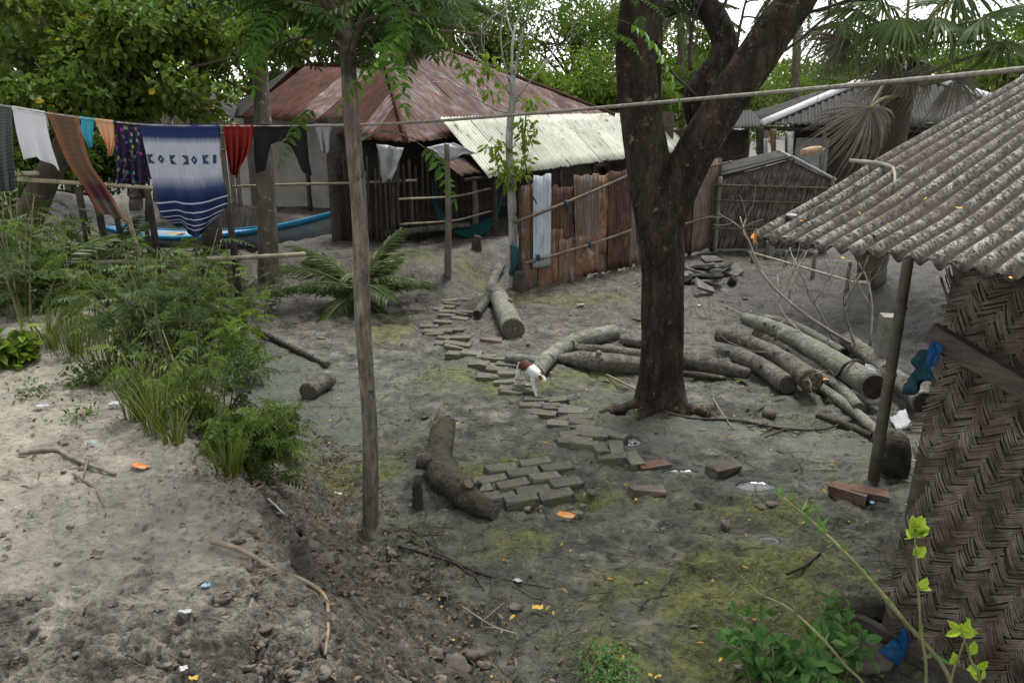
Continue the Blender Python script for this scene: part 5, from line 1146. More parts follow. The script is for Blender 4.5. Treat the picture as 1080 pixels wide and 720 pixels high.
# heap of broken slabs by the end of the fence
hp = gp(738, 288); heap = [(725, 297), (738, 292), (750, 286), (730, 285), (744, 280), (756, 292), (765, 297), (735, 278), (752, 275), (722, 288), (762, 283), (740, 300), (772, 288)]
sm_me = []
for k in range(4):
    rs2 = rng(400 + k); n = 6; th = np.sort(rs2.uniform(0, 6.28, n)); rr = rs2.uniform(.11, .2, n); mb = MB(); lo = np.stack([rr * np.cos(th) * 1.3, rr * np.sin(th), np.full(n, -.02)], -1); hi = lo + [0, 0, .045] + rs2.normal(0, .006, (n, 3))
    j = np.arange(n); mb.add(np.vstack([lo, hi, hi.mean(0), lo.mean(0)]), np.stack([j, (j + 1) % n, n + (j + 1) % n, n + j], -1), np.concatenate([np.stack([np.full(n, 2 * n), n + j, n + (j + 1) % n], -1), np.stack([np.full(n, 2 * n + 1), (j + 1) % n, j], -1)])); sm_me.append(mesh("slab", mb, M['slab'], False))
for k, (u, v) in enumerate(heap):
    p = gp(u, v, .03 + .05 * (k % 3)); o = bpy.data.objects.new("broken_slab", sm_me[k % 4]); o.location = p; o.rotation_euler = (rs.normal(0, .25), rs.normal(0, .25), rs.uniform(0, 6)); o.scale = (rs.uniform(.8, 1.2),) * 3; tag(link(o), "broken grey slab in the heap between big tree and thatched shed", "slab", "slabs heaped by the end of the tin fence")

# ------------------------------------------------------------------ cat
def catm():
    m = NT("white_fur_with_brown_patches"); c = m.coord()
    nz = m.math('MULTIPLY', m.math('SUBTRACT', m.noise(c, 22, 5), .5), .05)
    def blob(p, s, r0):
        v = m.n("ShaderNodeVectorMath", {"operation": 'SUBTRACT'}, i0=c, i1=p); v2 = m.n("ShaderNodeVectorMath", {"operation": 'MULTIPLY'}, i0=v.outputs[0], i1=s)
        ln = m.n("ShaderNodeVectorMath", {"operation": 'LENGTH'}, i0=v2.outputs[0]); return m.lin(m.math('ADD', ln.outputs["Value"], nz), r0 + .006, r0 - .006)
    col = m.mix(blob((-.035, -.03, .265), (.62, .9, .95), .062), (.60, .58, .55), (.07, .03, .021))
    col = m.mix(blob((.205, .028, .205), (1, 1, 1), .052), col, (.06, .032, .02)); col = m.mix(blob((.235, -.034, .205), (1, 1, 1), .030), col, (.17, .075, .03)); col = m.mix(blob((-.16, 0, .245), (1, 1, 1), .03), col, (.07, .035, .022))
    m.bump(m.noise(c, 90, 3), .3, .003); return m.done(col, .85, .15)
def cat():
    f0, f1 = gp(549, 408), gp(567, 417); d = f1 - f0; ang = math.atan2(d[1], d[0]); base = (f0 + f1) / 2; base[2] = h1(base[0], base[1])
    V, E, RD = [], [], []
    def chain(pts, start=None):
        last = start
        for (x, y, z, r_) in pts:
            V.append((x, y, z)); RD.append(r_); i = len(V) - 1
            if last is not None: E.append((last, i))
            last = i
        return last
    chain([(-.155, 0, .235, .050), (-.09, 0, .232, .062), (-.02, 0, .222, .066), (.06, 0, .218, .064), (.12, 0, .222, .056), (.165, 0, .212, .040), (.20, 0, .198, .036), (.232, 0, .188, .040), (.262, 0, .172, .024), (.278, 0, .165, .015)])
    for s, fx in ((1, .015), (-1, -.035)):                           # hind legs: thigh, knee, hock, paw
        chain([(-.125, .038 * s, .19, .042), (-.095 + fx, .045 * s, .125, .028), (-.145 + fx, .045 * s, .075, .016), (-.135 + fx, .045 * s, .018, .014), (-.112 + fx, .045 * s, .012, .013)], 0)
    for s, fx in ((1, -.05), (-1, .045)):                            # front legs mid stride
        chain([(.115, .035 * s, .17, .032), (.105 + fx * .4, .04 * s, .115, .020), (.115 + fx, .04 * s, .055, .015), (.12 + fx * 1.2, .04 * s, .018, .014), (.142 + fx * 1.2, .04 * s, .012, .013)], 4)
    chain([(-.19, .01, .225, .016), (-.215, .03, .17, .012), (-.215, .06, .11, .011), (-.235, .075, .07, .009)], 0)   # tail carried low
    me = bpy.data.meshes.new("cat_body"); me.from_pydata(V, E, []); o = bpy.data.objects.new("cat", me); link(o)
    md = o.modifiers.new("skin", 'SKIN'); md.use_smooth_shade = True
    for i, r_ in enumerate(RD): me.skin_vertices[0].data[i].radius = (r_, r_)
    me.skin_vertices[0].data[0].use_root = True
    o.modifiers.new("sub", 'SUBSURF').levels = 2; o.modifiers["sub"].render_levels = 2
    me.materials.append(catm()); o.location = base; o.rotation_euler = (0, 0, ang); o.scale = (.92, .92, 1.0); tag(o, "small white cat with brown back walking along the brick path", "cat"); OFF[o.name] = tuple(base)
    for s in (1, -1):
        mb = MB(); c = np.array([.222, .024 * s, .212]); mb.add(np.array([c + [-.012, -.014, 0], c + [.012, -.012, 0], c + [.004, .016, 0], c + [-.004, .004 * s, .038], c + [0, 0, -.012]]), None, [[0, 1, 3], [1, 2, 3], [2, 0, 3], [1, 0, 4], [2, 1, 4], [0, 2, 4]]); e = bpy.data.objects.new("ear", mesh("ear", mb, me.materials[0], True)); link(e, o)
        mb = MB(); mb.add(*lump((.262, .017 * s, .186), .005, 1, 6, 8, 0)); e = bpy.data.objects.new("eye", mesh("eye", mb, M['black'])); link(e, o)
cat()

# ------------------------------------------------------------------ litter on the ground
def scrap(u, v, w, h, mt, lb, name="wrapper", cat="wrapper", seed=0, ang=0., dz=.02):
    c = gp(u, v, dz); a = np.array([math.cos(ang), math.sin(ang), 0]); b = np.array([-a[1], a[0], 0]); nu, nv = 8, 6; V = np.zeros((nu, nv, 3))
    for i in range(nu):
        for j in range(nv):
            x, y = (i / (nu - 1) - .5) * w, (j / (nv - 1) - .5) * h * (1 - .25 * abs(i / (nu - 1) - .5)); q = c + a * x + b * y; V[i, j] = q; V[i, j, 2] = c[2] + .02 * (fbm(np.array([i * .6 + seed]), np.array([j * .7 + seed]), 2, seed)[0] - .3) + (h1(q[0], q[1]) - h1(c[0], c[1]))
    i = np.arange(nu - 1)[:, None] * nv; j = np.arange(nv - 1)[None]; mb = MB(); mb.add(V, np.stack([i + j, i + nv + j, i + nv + j + 1, i + j + 1], -1).reshape(-1, 4)); o = solo(name, mb, M[mt], lb, cat); s_ = o.modifiers.new("t", 'SOLIDIFY'); s_.thickness = .002
scrap(148, 491, .10, .05, 'red_pack', "red and orange packet lying on the sandy bank", seed=1, ang=-.4)
scrap(597, 543, .12, .07, 'orange_pack', "bright orange wrapper lying on the mud below the brick patch", seed=2, ang=-.5)
scrap(567, 640, .06, .04, 'yellow_leaf', "yellow and white scrap on the lower path", "scrap", "scrap", 3)
scrap(123, 425, .09, .06, 'white_rag', "white crushed cup at the edge of the bank shrubs", "crushed_cup", "cup", 4, .2, .03)
scrap(44, 428, .09, .04, 'plastic_white', "pale grey plastic scrap on the sandy bank", "scrap", "scrap", 5)
scrap(99, 467, .03, .025, 'blue_bit', "pale blue paper bit above the red packet", "scrap", "scrap", 6)
scrap(217, 617, .035, .03, 'blue_bit', "light blue paper bit on the lower bank", "scrap", "scrap", 7, .3)
scrap(195, 645, .05, .02, 'white_rag', "white paper scrap on the lower bank", "scrap", "scrap", 8)
scrap(194, 705, .025, .03, 'white_rag', "white chip near the bottom edge of the bank", "scrap", "scrap", 9, .5)
scrap(204, 715, .03, .018, 'yellow_leaf', "orange yellow chip at the bottom edge of the bank", "scrap", "scrap", 10)
scrap(357, 520, .05, .03, 'white_rag', "white scrap beside the mossy patch left of the near tree", "scrap", "scrap", 11)
scrap(546, 612, .05, .03, 'white_rag', "small white scrap on the mud by the dark twigs", "scrap", "scrap", 12, -.6)
scrap(920, 530, .03, .03, 'blue_bit', "turquoise bit beside the red bricks", "scrap", "scrap", 13)
scrap(776, 681, .12, .04, 'slab', "grey wood chip lying on the moss at lower right", "chip", "chip", 14, -.6)
scrap(293, 535, .12, .03, 'plastic_white', "grey plastic strip on the leafy slope", "scrap", "scrap", 15, -.5)
scrap(103, 583, .05, .03, 'brown_leaf', "orange brown dry leaf on the bank", "dry_leaf", "leaf", 16)
scrap(345, 575, .06, .05, 'brown_leaf', "curled brown leaf beside the split stump", "dry_leaf", "leaf", 17)
scrap(737, 322, .05, .04, 'white_rag', "pale chip on the mud right of the big trunk", "scrap", "scrap", 18)
scrap(612, 321, .10, .06, 'boat_wood', "pale tan chip on the mossy mud before the fence", "chip", "chip", 19)
scrap(868, 400, .09, .06, 'orange_pack', "dull orange wrapper caught among the pile logs", "wrapper", "wrapper", 20, 0, .12)

def scatter(n, seed, fn):
    rs = rng(seed); out = []
    while len(out) < n:
        x, y = fn(rs)
        out.append((x, y))
    a = np.array(out); return a[:, 0], a[:, 1], H(a[:, 0], a[:, 1])
# leaf litter, clods and twigs: uncountable ground cover
def slope_spot(rs):
    while True:
        y = rs.uniform(1.7, 6.5); x = rs.uniform(-4.0, .6); d = toe(np.array([x]), np.array([y]))[0]
        if -.25 < d < 1.3 or (d < 2.6 and rs.random() < .12): return x, y
rs = rng(14); x, y, z = scatter(4600, 1, slope_spot); mb = MB(); n = len(x)
az = rs.uniform(0, 6.28, n); leaves(mb, np.stack([x, y, z + rs.uniform(.0, .025, n)], 1), np.stack([np.cos(az), np.sin(az), rs.normal(0, .25, n)], 1), np.stack([rs.normal(0, .4, n), rs.normal(0, .4, n), np.ones(n)], 1), rs.uniform(.012, .05, n), rs.uniform(.006, .02, n), rs.random(n), .3, .2)
tag(obj("leaf_litter", mb, M['brown_leaf']), "dry brown leaf litter strewn over the slope of the bank", "leaf litter", kind="stuff")
def clod_spot(rs):
    while True:
        y = rs.uniform(1.6, 4.2); x = rs.uniform(-2.6, .3); d = toe(np.array([x]), np.array([y]))[0]
        k = 1 if (y < 2.7 and d > .35) else (.5 if -.1 < d < .9 else .12)
        if d > -.2 and rs.random() < k: return x, y
x, y, z = scatter(800, 2, clod_spot); mb = MB()
for k in range(len(x)):
    r_ = rs.gamma(1.6, .006) + .004; v_, q_ = lump((x[k], y[k], z[k] - r_ * .1), r_, k * .37, 6, 9, 1.1, (rs.uniform(.8, 1.6), rs.uniform(.8, 1.4), .6)); mb.add(v_, q_)
tag(obj("mud_clods", mb, M['clod']), "crumbled dry mud clods on the near bank", "clods", kind="stuff")
def yard_spot(rs):
    while True:
        y = 2.8 + 9 * rs.random() ** 1.5; x = rs.uniform(-3, 4); d = toe(np.array([x]), np.array([y]))[0]
        if d < .2: return x, y
x, y, z = scatter(1100, 3, yard_spot); mb = MB()
for k in range(len(x)):
    a = rs.uniform(0, 6.28); L = rs.uniform(.04, .22); d = np.array([math.cos(a), math.sin(a), 0]) * L; p = np.array([x[k], y[k], z[k] + .006]); m_ = p + d * .5 + rs.normal(0, .015, 3) * [1, 1, .3]; tube(mb, [p, m_, p + d], [.0032, .0018], 4, 4, 0, cap=False)
tag(obj("twig_litter", mb, M['twig_dark']), "scattered twig bits trodden into the mud", "twigs", kind="stuff")
x, y, z = scatter(420, 4, yard_spot); mb = MB(); n = len(x); az = rs.uniform(0, 6.28, n)
leaves(mb, np.stack([x, y, z + .008], 1), np.stack([np.cos(az), np.sin(az), rs.normal(0, .1, n)], 1), np.stack([rs.normal(0, .3, n), rs.normal(0, .3, n), np.ones(n)], 1), rs.uniform(.015, .05, n), rs.uniform(.008, .02, n), rs.random(n))
tag(obj("yard_leaf_litter", mb, M['yellow_leaf']), "tiny yellow leaf bits scattered over the muddy yard", "leaf litter", kind="stuff")
x, y, z = scatter(800, 5, yard_spot); mb = MB()
for k in range(len(x)):
    r_ = rs.gamma(1.5, .005) + .003; v_, q_ = lump((x[k], y[k], z[k] - r_ * .1), r_, k * .37, 5, 8, 1.1, (rs.uniform(.8, 1.8), rs.uniform(.8, 1.4), .5)); mb.add(v_, q_)
tag(obj("mud_crumbs", mb, M['clod']), "small mud crumbs over the trodden yard", "clods", kind="stuff")

# ------------------------------------------------------------------ trees
def clump_leaves(mb, rs, centres, rad, n, L, W, up=.5, hexa=False, hang=.2, vshift=0., yellow=0.):
    """leaves spread through clumps; v attribute varies clump by clump"""
    k = rs.integers(0, len(centres), n); rad = np.broadcast_to(np.asarray(rad, float), (len(centres),))
    d = nrm(rs.normal(0, 1, (n, 3))) * (rs.random(n) ** .45)[:, None]
    c = centres[k] + d * rad[k][:, None] * [1, 1, .75]
    tone = rs.random(len(centres))[k] * .5
    a = np.clip(tone + .35 * rs.random(n) + .12 + vshift, 0, .96)
    if yellow: a = np.where(rs.random(n) < yellow, 1., a)
    ax = nrm(d * .8 + rs.normal(0, .6, (n, 3)) + [0, 0, -hang]); nn = nrm(rs.normal(0, .55, (n, 3)) + [0, -.15, up] + d * .3)
    s = rs.uniform(.65, 1.2, n)
    leaves(mb, c, ax, nn, L * s, W * s, a, .2, .18, hexa)
def crown_pts(rs, c, r3, n, shell=.55):
    d = nrm(rs.normal(0, 1, (n, 3))); rr = shell + (1 - shell) * rs.random(n); rr = np.where(rs.random(n) < .3, rs.random(n) * shell, rr)
    return np.asarray(c) + d * rr[:, None] * np.asarray(r3)
def tree(name, label, base, crown, r3, n_cl, clr, n_lf, L, W, lm, bark='bark_dim', tr=.14, seed=0, hexa=False, group=None, limbs=9, mid=None, yellow=0., hang=.2, vshift=0., shell=.55):
    rs = rng(seed); base = np.asarray(base, float); crown = np.asarray(crown, float)
    t = thing(name, label, "tree", base, group); cl = crown_pts(rs, crown, r3, n_cl, shell)
    mb = MB(); fork = base + (crown - base) * .72 + [0, 0, -.2 * r3[2]]
    tube(mb, [base - [0, 0, .2], base + (fork - base) * .5 + rs.normal(0, .08, 3) if mid is None else mid, fork], [tr * 1.25, tr, tr * .8], 9, 14, .12, 3, seed)
    for k in range(min(limbs, n_cl)):
        e = cl[k]; m_ = (fork + e) / 2 + rs.normal(0, .15, 3) + [0, 0, .12]; tube(mb, [fork + rs.normal(0, .03, 3), m_, e], [tr * .5, tr * .3, tr * .08], 6, 9, .1, 3, k)
        for q in range(2):
            e2 = cl[rs.integers(0, n_cl)]
            if np.linalg.norm(e2 - m_) < 1.4 * max(r3) * .7: tube(mb, [m_, (m_ + e2) / 2 + rs.normal(0, .1, 3), e2], [tr * .22, tr * .06], 5, 7)
    obj("trunk", mb, M[bark], t)
    mb = MB(); clump_leaves(mb, rs, cl, clr * rs.uniform(.7, 1.25, n_cl), n_lf, L, W, hexa=hexa, yellow=yellow, hang=hang, vshift=vshift); obj("crown", mb, M[lm], t, smooth=False)
    return t
# big double tree in the middle
bt = thing("big_tree", "big dark barked tree forking in two in the middle of the yard", "tree", gp(696, 430))
b0 = gp(696, 428); Yb = b0[1] + .12
def bp_(u, v, dy=0): return P(u, v, Yb + dy)
mb = MB(); tube(mb, [bp_(697, 436), bp_(697, 420), bp_(698, 396), bp_(699, 350), bp_(699, 290), bp_(695, 235), bp_(687, 190), bp_(677, 130), bp_(670, 60), bp_(675, 0), bp_(683, -70), bp_(700, -160)],
     [.28, .235, .20, .182, .182, .20, .185, .165, .155, .15, .13, .08], 40, 150, .085, 3.2, 3); obj("trunk", mb, M['bark_big'], bt)
for k, (du, dy) in enumerate(((-58, -.1), (44, -.1), (-20, -.25))):
    e = gp(697 + du, 430 + (-dy * 40)); mb = MB(); tube(mb, [bp_(697 + du * .12, 412), bp_(697 + du * .4, 428, dy * .4), e + [0, 0, -.01], e + (e - b0) * .35 - [0, 0, .09]], [.10, .07, .04, .02], 10, 16, .2, 4, k); obj("root", mb, M['bark_big'], bt)
mb = MB(); tube(mb, [bp_(700, 240), bp_(712, 205, -.02), bp_(733, 160, -.05), bp_(762, 112, -.08), bp_(793, 68, -.1), bp_(823, 22, -.1), bp_(846, -10, -.1), bp_(880, -80, -.1)], [.15, .165, .165, .16, .158, .15, .14, .09], 30, 90, .10, 3.2, 9); obj("limb", mb, M['bark_big'], bt)
mb = MB(); tube(mb, [bp_(742, 145, .12), bp_(736, 110, .2), bp_(742, 90, .25), bp_(758, 68, .28), bp_(764, 46, .3), bp_(755, 20, .3), bp_(740, -5, .3), bp_(728, -60, .3)], [.10, .115, .115, .11, .10, .10, .085, .06], 22, 60, .14, 4, 12); obj("limb", mb, M['bark_big'], bt)
mb = MB(); tube(mb, [bp_(692, 170, .18), bp_(690, 100, .2), bp_(692, 40, .2), bp_(694, -20, .2)], [.07, .06, .055, .05], 12, 30, .1, 4, 13); obj("limb", mb, M['bark_big'], bt)
mb = MB(); rs = rng(5)
tube(mb, [bp_(848, 2, -.1), bp_(862, -6), bp_(885, -25)], [.05, .03, .02], 8, 10, .1)
for (u, v, d, L) in [(850, 8, (.6, 0, .7), .9), (845, 15, (.9, .1, .25), .8), (815, 60, (.75, .1, .35), .9), (742, 110, (-.5, .3, .5), .7), (728, 75, (-.3, .2, .9), .6), (760, 20, (.2, .2, 1), .6), (775, 60, (.1, .2, 1), .5), (735, 5, (-.5, 0, 1), .6)]: brush(mb, rs, bp_(u, v, .05), d, L, .016, 2)
obj("twigs", mb, M['twig_dark'], bt)
mb = MB(); tc = bp_(700, -260); clc = crown_pts(rng(6), tc + [0, 0, .4], (2.4, 2.0, .9), 26); clump_leaves(mb, rng(6), clc, .5, 3800, .16, .06, hexa=False)
for (u, v, dy) in [(560, -5, .2), (590, 5, .1), (615, 10, 0), (640, 20, -.2), (660, 30, -.3), (600, -20, .1), (680, 5, -.4), (650, -10, 0)]:
    for q in range(4): r0 = rng(u * 7 + q); pinnate(mb, r0, bp_(u + r0.uniform(-20, 20), v + r0.uniform(-25, 20), dy), (r0.normal(0, .6) - .2, r0.normal(0, .5), -.05), .28, 9, .06, .018, .4, a=r0.uniform(.55, .95))
obj("crown", mb, M['leaf_fg'], bt, smooth=False)

# slender near tree with feathery compound leaves, each leaf a piece of its own
nt_ = thing("slender_tree", "slender brown trunked tree with dark feathery leaves in the left foreground", "tree", gp(392, 566))
n0 = gp(392, 566); Yn = n0[1] + .05
def np_(u, v, dy=0): return P(u, v, Yn + dy)
mb = MB(); tube(mb, [n0 - [0, 0, .12], np_(391, 556), np_(391, 540), np_(390, 450), np_(383, 345), np_(380, 240), np_(371, 130), np_(367, 60), np_(362, 0), np_(358, -80), np_(352, -200)], [.075, .062, .050, .046, .046, .045, .044, .040, .036, .03, .015], 18, 110, .07, 3, 2); obj("trunk", mb, M['bark_fg'], nt_)
LM = []
for k in range(5):
    mb = MB(); pinnate(mb, rng(700 + k), np.zeros(3), (1, 0, .12), .36, 10, .078, .026, .30 + .10 * k, a=[.12, .3, .42, .55, .8][k], start=.22); LM.append(mesh("leaf", mb, M['leaf_fg'], False))
rs = rng(71); tops = []
nleaf = 0
for k in range(80):
    f = rs.random(); v0 = 70 - 200 * f; b = np_(372 - .05 * (120 - v0), v0); az = rs.uniform(0, 6.28); L = rs.uniform(.25, .85) * (1.1 - .35 * f)
    d = np.array([math.cos(az), math.sin(az) * .9, rs.uniform(-.1, .45)]); d[0] -= .08; e = b + nrm(d) * L; m_ = (b + e) / 2 + [0, 0, .08]
    mb = MB(); tube(mb, [b, m_, e], [.016, .010, .004], 6, 10, .1); obj("branch", mb, M['bark_fg'], nt_)
    sp = spline([b, m_, e], 9); tops += [(sp[i], nrm(e - b)) for i in (3, 5, 6, 7, 8, 8)]
off0 = np.array(OFF[nt_.name])
for k, (p, d) in enumerate(tops):
    pu, pv = proj(p)
    if pv > (62 if pu < 335 else 48) or (pu > 445 and pv > 10) or nleaf >= 285: continue
    nleaf += 1
    q = d + rs.normal(0, .75, 3); az = math.atan2(q[1], q[0]); o = bpy.data.objects.new("leaf", LM[rs.choice(5, p=[.3, .28, .22, .13, .07])]); o.location = p - off0; o.rotation_euler = (rs.normal(0, .35), rs.uniform(-.25, .5), az); s = rs.uniform(.65, 1.05); o.scale = (s, s, s); link(o, nt_)
mb = MB(); tube(mb, [np_(375, 150), np_(405, 138, .1), np_(442, 148, .2)], [.012, .008, .004], 6, 12, .1); obj("branch", mb, M['bark_fg'], nt_)
for (u, v, dy, az, tl) in [(430, 55, -.55, 2.9, .1), (445, 30, -.6, -2.6, .2), (420, 15, -.5, .3, .15), (400, 40, -.5, -1.2, .3), (440, 150, .2, -.6, .5), (300, 12, -.6, 2.6, .3), (270, 0, -.6, 1.9, .6), (340, 110, -.1, 2.8, .4), (650, 20, -.9, 0, .3)][:12]:
    o = bpy.data.objects.new("leaf", LM[4 if v < 60 else 3]); o.location = np_(u, v, dy) - off0; o.rotation_euler = (.2, tl, az); link(o, nt_)

# palm-like speckled trunk behind the laundry
st0 = gp(283, 296); tree("speckled_tree", "tree with straight grey speckled trunk behind the black trousers", st0, P(268, -60, st0[1]), (1.6, 1.3, .7), 16, .45, 1500, .16, .06, 'leaf_fg', 'bark_grey', .135, 21, mid=P(280, 180, st0[1]))
# broad leaved tree at the left
lt0 = gp(20, 290); lt0 = np.array([*P(5, 250, 10.2)[:2], 0]); lt0[2] = h1(lt0[0], lt0[1])
tree("broadleaf_tree", "dense broad leaved tree spreading behind the left half of the laundry", lt0, P(105, 58, 10.2), (2.55, 1.3, .95), 80, .34, 18000, .10, .072, 'leaf_left', 'bark_dim', .16, 22, hexa=True, yellow=.012, limbs=16, hang=.35, shell=.35)
tree("leaning_tree", "dark leaning trunk rising above the broad leaved tree", P(215, 180, 14.) * [1, 1, 0] + [0, 0, .1], P(190, -45, 14.), (2.2, 1.4, 1.0), 18, .6, 1700, .2, .09, 'leaf_mid', 'bark_dim', .15, 23, mid=P(207, 60, 14.))
tree("leaning_tree", "thin dark tree at the top left edge", P(-40, 180, 13.) * [1, 1, 0] + [0, 0, .1], P(20, -50, 13.), (1.9, 1.4, .9), 16, .55, 1500, .18, .08, 'leaf_mid', 'bark_dim', .12, 24, mid=P(3, 60, 13.))
# leafy bushes behind the rack
for k, (u, v, Y, rx, rz, lm_, lb) in enumerate([(20, 165, 11.6, 1.0, .55, 'leaf_left', "leafy bush behind the green checked cloth and the white cloth"), (95, 160, 12.2, 1.0, .5, 'leaf_mid', "dark leafy bush behind the brown shawl"), (150, 168, 12.6, .8, .42, 'leaf_left', "leafy bush behind the flower patterned garment"), (-40, 190, 10.6, .9, .6, 'leaf_mid', "leafy bush at the far left edge behind the rack")]):
    c = P(u, v, Y); tree("leafy_bush", lb, (c[0], Y, h1(c[0], Y)), c, (rx, .6, rz), 22, .34, 2600, .11, .07, lm_, 'bark_dim', .04, 540 + k, hexa=False, limbs=8, shell=.3)
# pale thin tree before the fence
pt0 = gp(541, 303); t = thing("pale_sapling", "thin pale lichened tree with bare twigs in front of the porch", "tree", pt0); Yp = pt0[1]
mb = MB(); tube(mb, [pt0 - [0, 0, .1], P(541, 250, Yp), P(539, 200, Yp), P(537, 150, Yp), P(541, 100, Yp), P(540, 80, Yp)], [.065, .06, .058, .05, .045, .03], 12, 50, .13, 4, 5); obj("trunk", mb, M['bark_pale'], t)
mb = MB(); rs = rng(81)
for (u, v, d, L, r_) in [(540, 85, (-.1, 0, 1), 1.5, .022), (540, 95, (.25, 0, 1), 1.4, .02), (538, 100, (-.45, 0, .8), 1.1, .014), (541, 120, (-1, 0, .25), 1.3, .014), (540, 110, (.6, .1, .8), 1.0, .014), (538, 90, (-.2, .2, 1), 1.2, .014)]: brush(mb, rs, P(u, v, Yp), d, L, r_, 3)
obj("twigs", mb, M['bark_pale'], t)
mb = MB(); cl = np.array([P(u, v, Yp - .1) for u, v in ((520, 152), (527, 178), (547, 180), (556, 132), (552, 148), (530, 160), (560, 108), (515, 70), (520, 95), (500, 75), (553, 170), (535, 190))]); clump_leaves(mb, rs, cl, .16, 330, .13, .05, hexa=True, hang=.6, vshift=.1); obj("crown", mb, M['leaf_bright'], t, smooth=False)
mb = MB(); tube(mb, [P(556, 105, Yp), P(553, 160, Yp), P(560, 200, Yp - .2), P(566, 215, Yp - .3)], .012, 6, 16); obj("vine", mb, M['twig_dark'], t)
mb = MB(); tube(mb, [P(541, 258, Yp - .07), P(544, 275, Yp - .08), P(540, 290, Yp - .07)], [.05, .075, .06], 9, 12, .4, 8, 2); solo("blue_net", mb, M['dull_blue'], "dull blue net tied round the foot of the pale sapling", "net")

# trees behind the houses
BG = [(585, 92, 23, 2.1, 1.6, 1.0, 'leaf_bright', .17, "fresh green tree just behind the rusty roof"), (640, 95, 24, 2.3, 1.6, 1.1, 'leaf_mid', .15, "dark bushy tree behind the white lean-to roof"), (700, 88, 25, 2.2, 1.6, 1.3, 'leaf_mid', .16, "bushy tree seen between the forked trunks"),
      (520, 40, 27, 2.6, 2, 1.6, 'leaf_mid', .17, "loose green tree above the rusty roof's peak"), (430, 25, 28, 2.8, 2, 1.6, 'leaf_far', .18, "pale green tree above the house between the near leaves"), (610, 35, 29, 2.8, 2, 1.7, 'leaf_far', .18, "open light green tree rising left of the big trunk"),
      (340, 30, 27, 2.8, 2, 1.6, 'leaf_mid', .17, "green tree behind the left house's ridge"), (265, 45, 24, 2.3, 1.8, 1.4, 'leaf_mid', .17, "green tree behind the slatted shed"), (170, 20, 22, 2.6, 1.8, 1.2, 'leaf_far', .17, "pale tree behind the broad leaved tree"), (60, 30, 21, 2.6, 1.8, 1.2, 'leaf_far', .17, "pale tree at far left behind the laundry"),
      (738, 62, 30, 2.0, 1.8, 1.5, 'leaf_bright', .2, "light green tree right of the straight stem of the big tree"), (790, 105, 34, 3.0, 2, 1.6, 'leaf_far', .2, "green tree behind the leaning limb of the big tree"), (840, 98, 38, 3.4, 2, 1.8, 'leaf_bright', .22, "yellow green tree left of the grey hip roof"), (885, 88, 40, 3.6, 2, 2.0, 'leaf_far', .22, "tall green tree behind the grey hip roof"),
      (930, 80, 36, 3.4, 2, 1.8, 'leaf_mid', .2, "dark green tree behind the fan palm"), (1010, 75, 34, 3.8, 2, 2.2, 'leaf_mid', .2, "green tree at the right behind the fan palm crown"), (660, 20, 33, 2.6, 2, 1.5, 'leaf_far', .2, "thin topped tree behind the big trunk"), (480, 0, 33, 3.2, 2, 1.8, 'leaf_far', .2, "pale far tree at the top centre"), (110, -20, 27, 3.0, 2, 1.6, 'leaf_mid', .2, "tall tree at the top left"), (300, -10, 32, 3.4, 2, 1.8, 'leaf_far', .2, "tall pale tree above the left house"), (1060, 60, 26, 2.6, 2, 1.8, 'leaf_bright', .18, "light green tree at the right edge behind the cement roof")]
for k, (u, v, Y, rx, ry_, rz, lm_, L, lb) in enumerate(BG):
    c = P(u, v, Y); gb = np.array([c[0] + rng(k).normal(0, .4), Y, h1(c[0], Y)])
    tree("background_tree", lb, gb, c, (rx, ry_, rz), 34, .62 * rz / 1.4, 4200, L, L * .5, lm_, 'bark_dim', .13, 500 + k, group="trees behind the houses", limbs=12, shell=.3, hang=.3)
# far wood beyond the fields
rs = rng(90); mb = MB(); n = 26000; xx = rs.uniform(-75, 90, n); hh = 3.4 + 3.2 * fbm(xx * .12, xx * 0, 4, 4)
c = np.stack([xx, 66 + rs.uniform(-5, 5, n), hh * rs.random(n) ** .7], 1); leaves(mb, c, rs.normal(0, 1, (n, 3)), rs.normal(0, .6, (n, 3)) + [0, -.3, .6], rs.uniform(.35, .8, n), rs.uniform(.25, .45, n), np.clip(fbm(c[:, 0] * .5, c[:, 2] * .7, 3, 6) + rs.normal(0, .15, n), 0, 1), hexa=False)
tag(obj("distant_wood", mb, M['leaf_far'], smooth=False), "distant band of trees along the horizon", "wood", kind="stuff")

# coconut palms
def frond(mb, rs, L, droop, n=44, ll=.55, lw=.035, a=.5):
    u = np.linspace(0, 1, 12); mid = np.stack([L * u, 0 * u, .25 * L * u - droop * L * u ** 2], -1); tube(mb, mid, [.022, .014, .005], 5, 12, 0, a=a)
    w = np.linspace(.12, 1, n); p = np.stack([np.interp(w, u, mid[:, k]) for k in range(3)], 1); tg = nrm(np.gradient(p, axis=0))
    for s in (1, -1):
        ax = nrm(tg * .75 + np.array([0, s, -.25]) + rs.normal(0, .1, (n, 3))); leaves(mb, p, ax, np.tile([0, 0, 1.], (n, 1)) + rs.normal(0, .2, (n, 3)), ll * np.sin(np.pi * (.12 + .8 * w)) ** .5 * rs.uniform(.85, 1.1, n), lw, a + rs.normal(0, .12, n), .1, .25, False)
FM = {}
for key, lm_ in (("g", 'leaf_palm'), ("d", 'leaf_dead')):
    for k in range(3): mb = MB(); frond(mb, rng(800 + k), 1.0, .35 + .25 * k, 48, .27, .015, .35 + .2 * k); FM[key, k] = mesh("frond", mb, M[lm_], False)
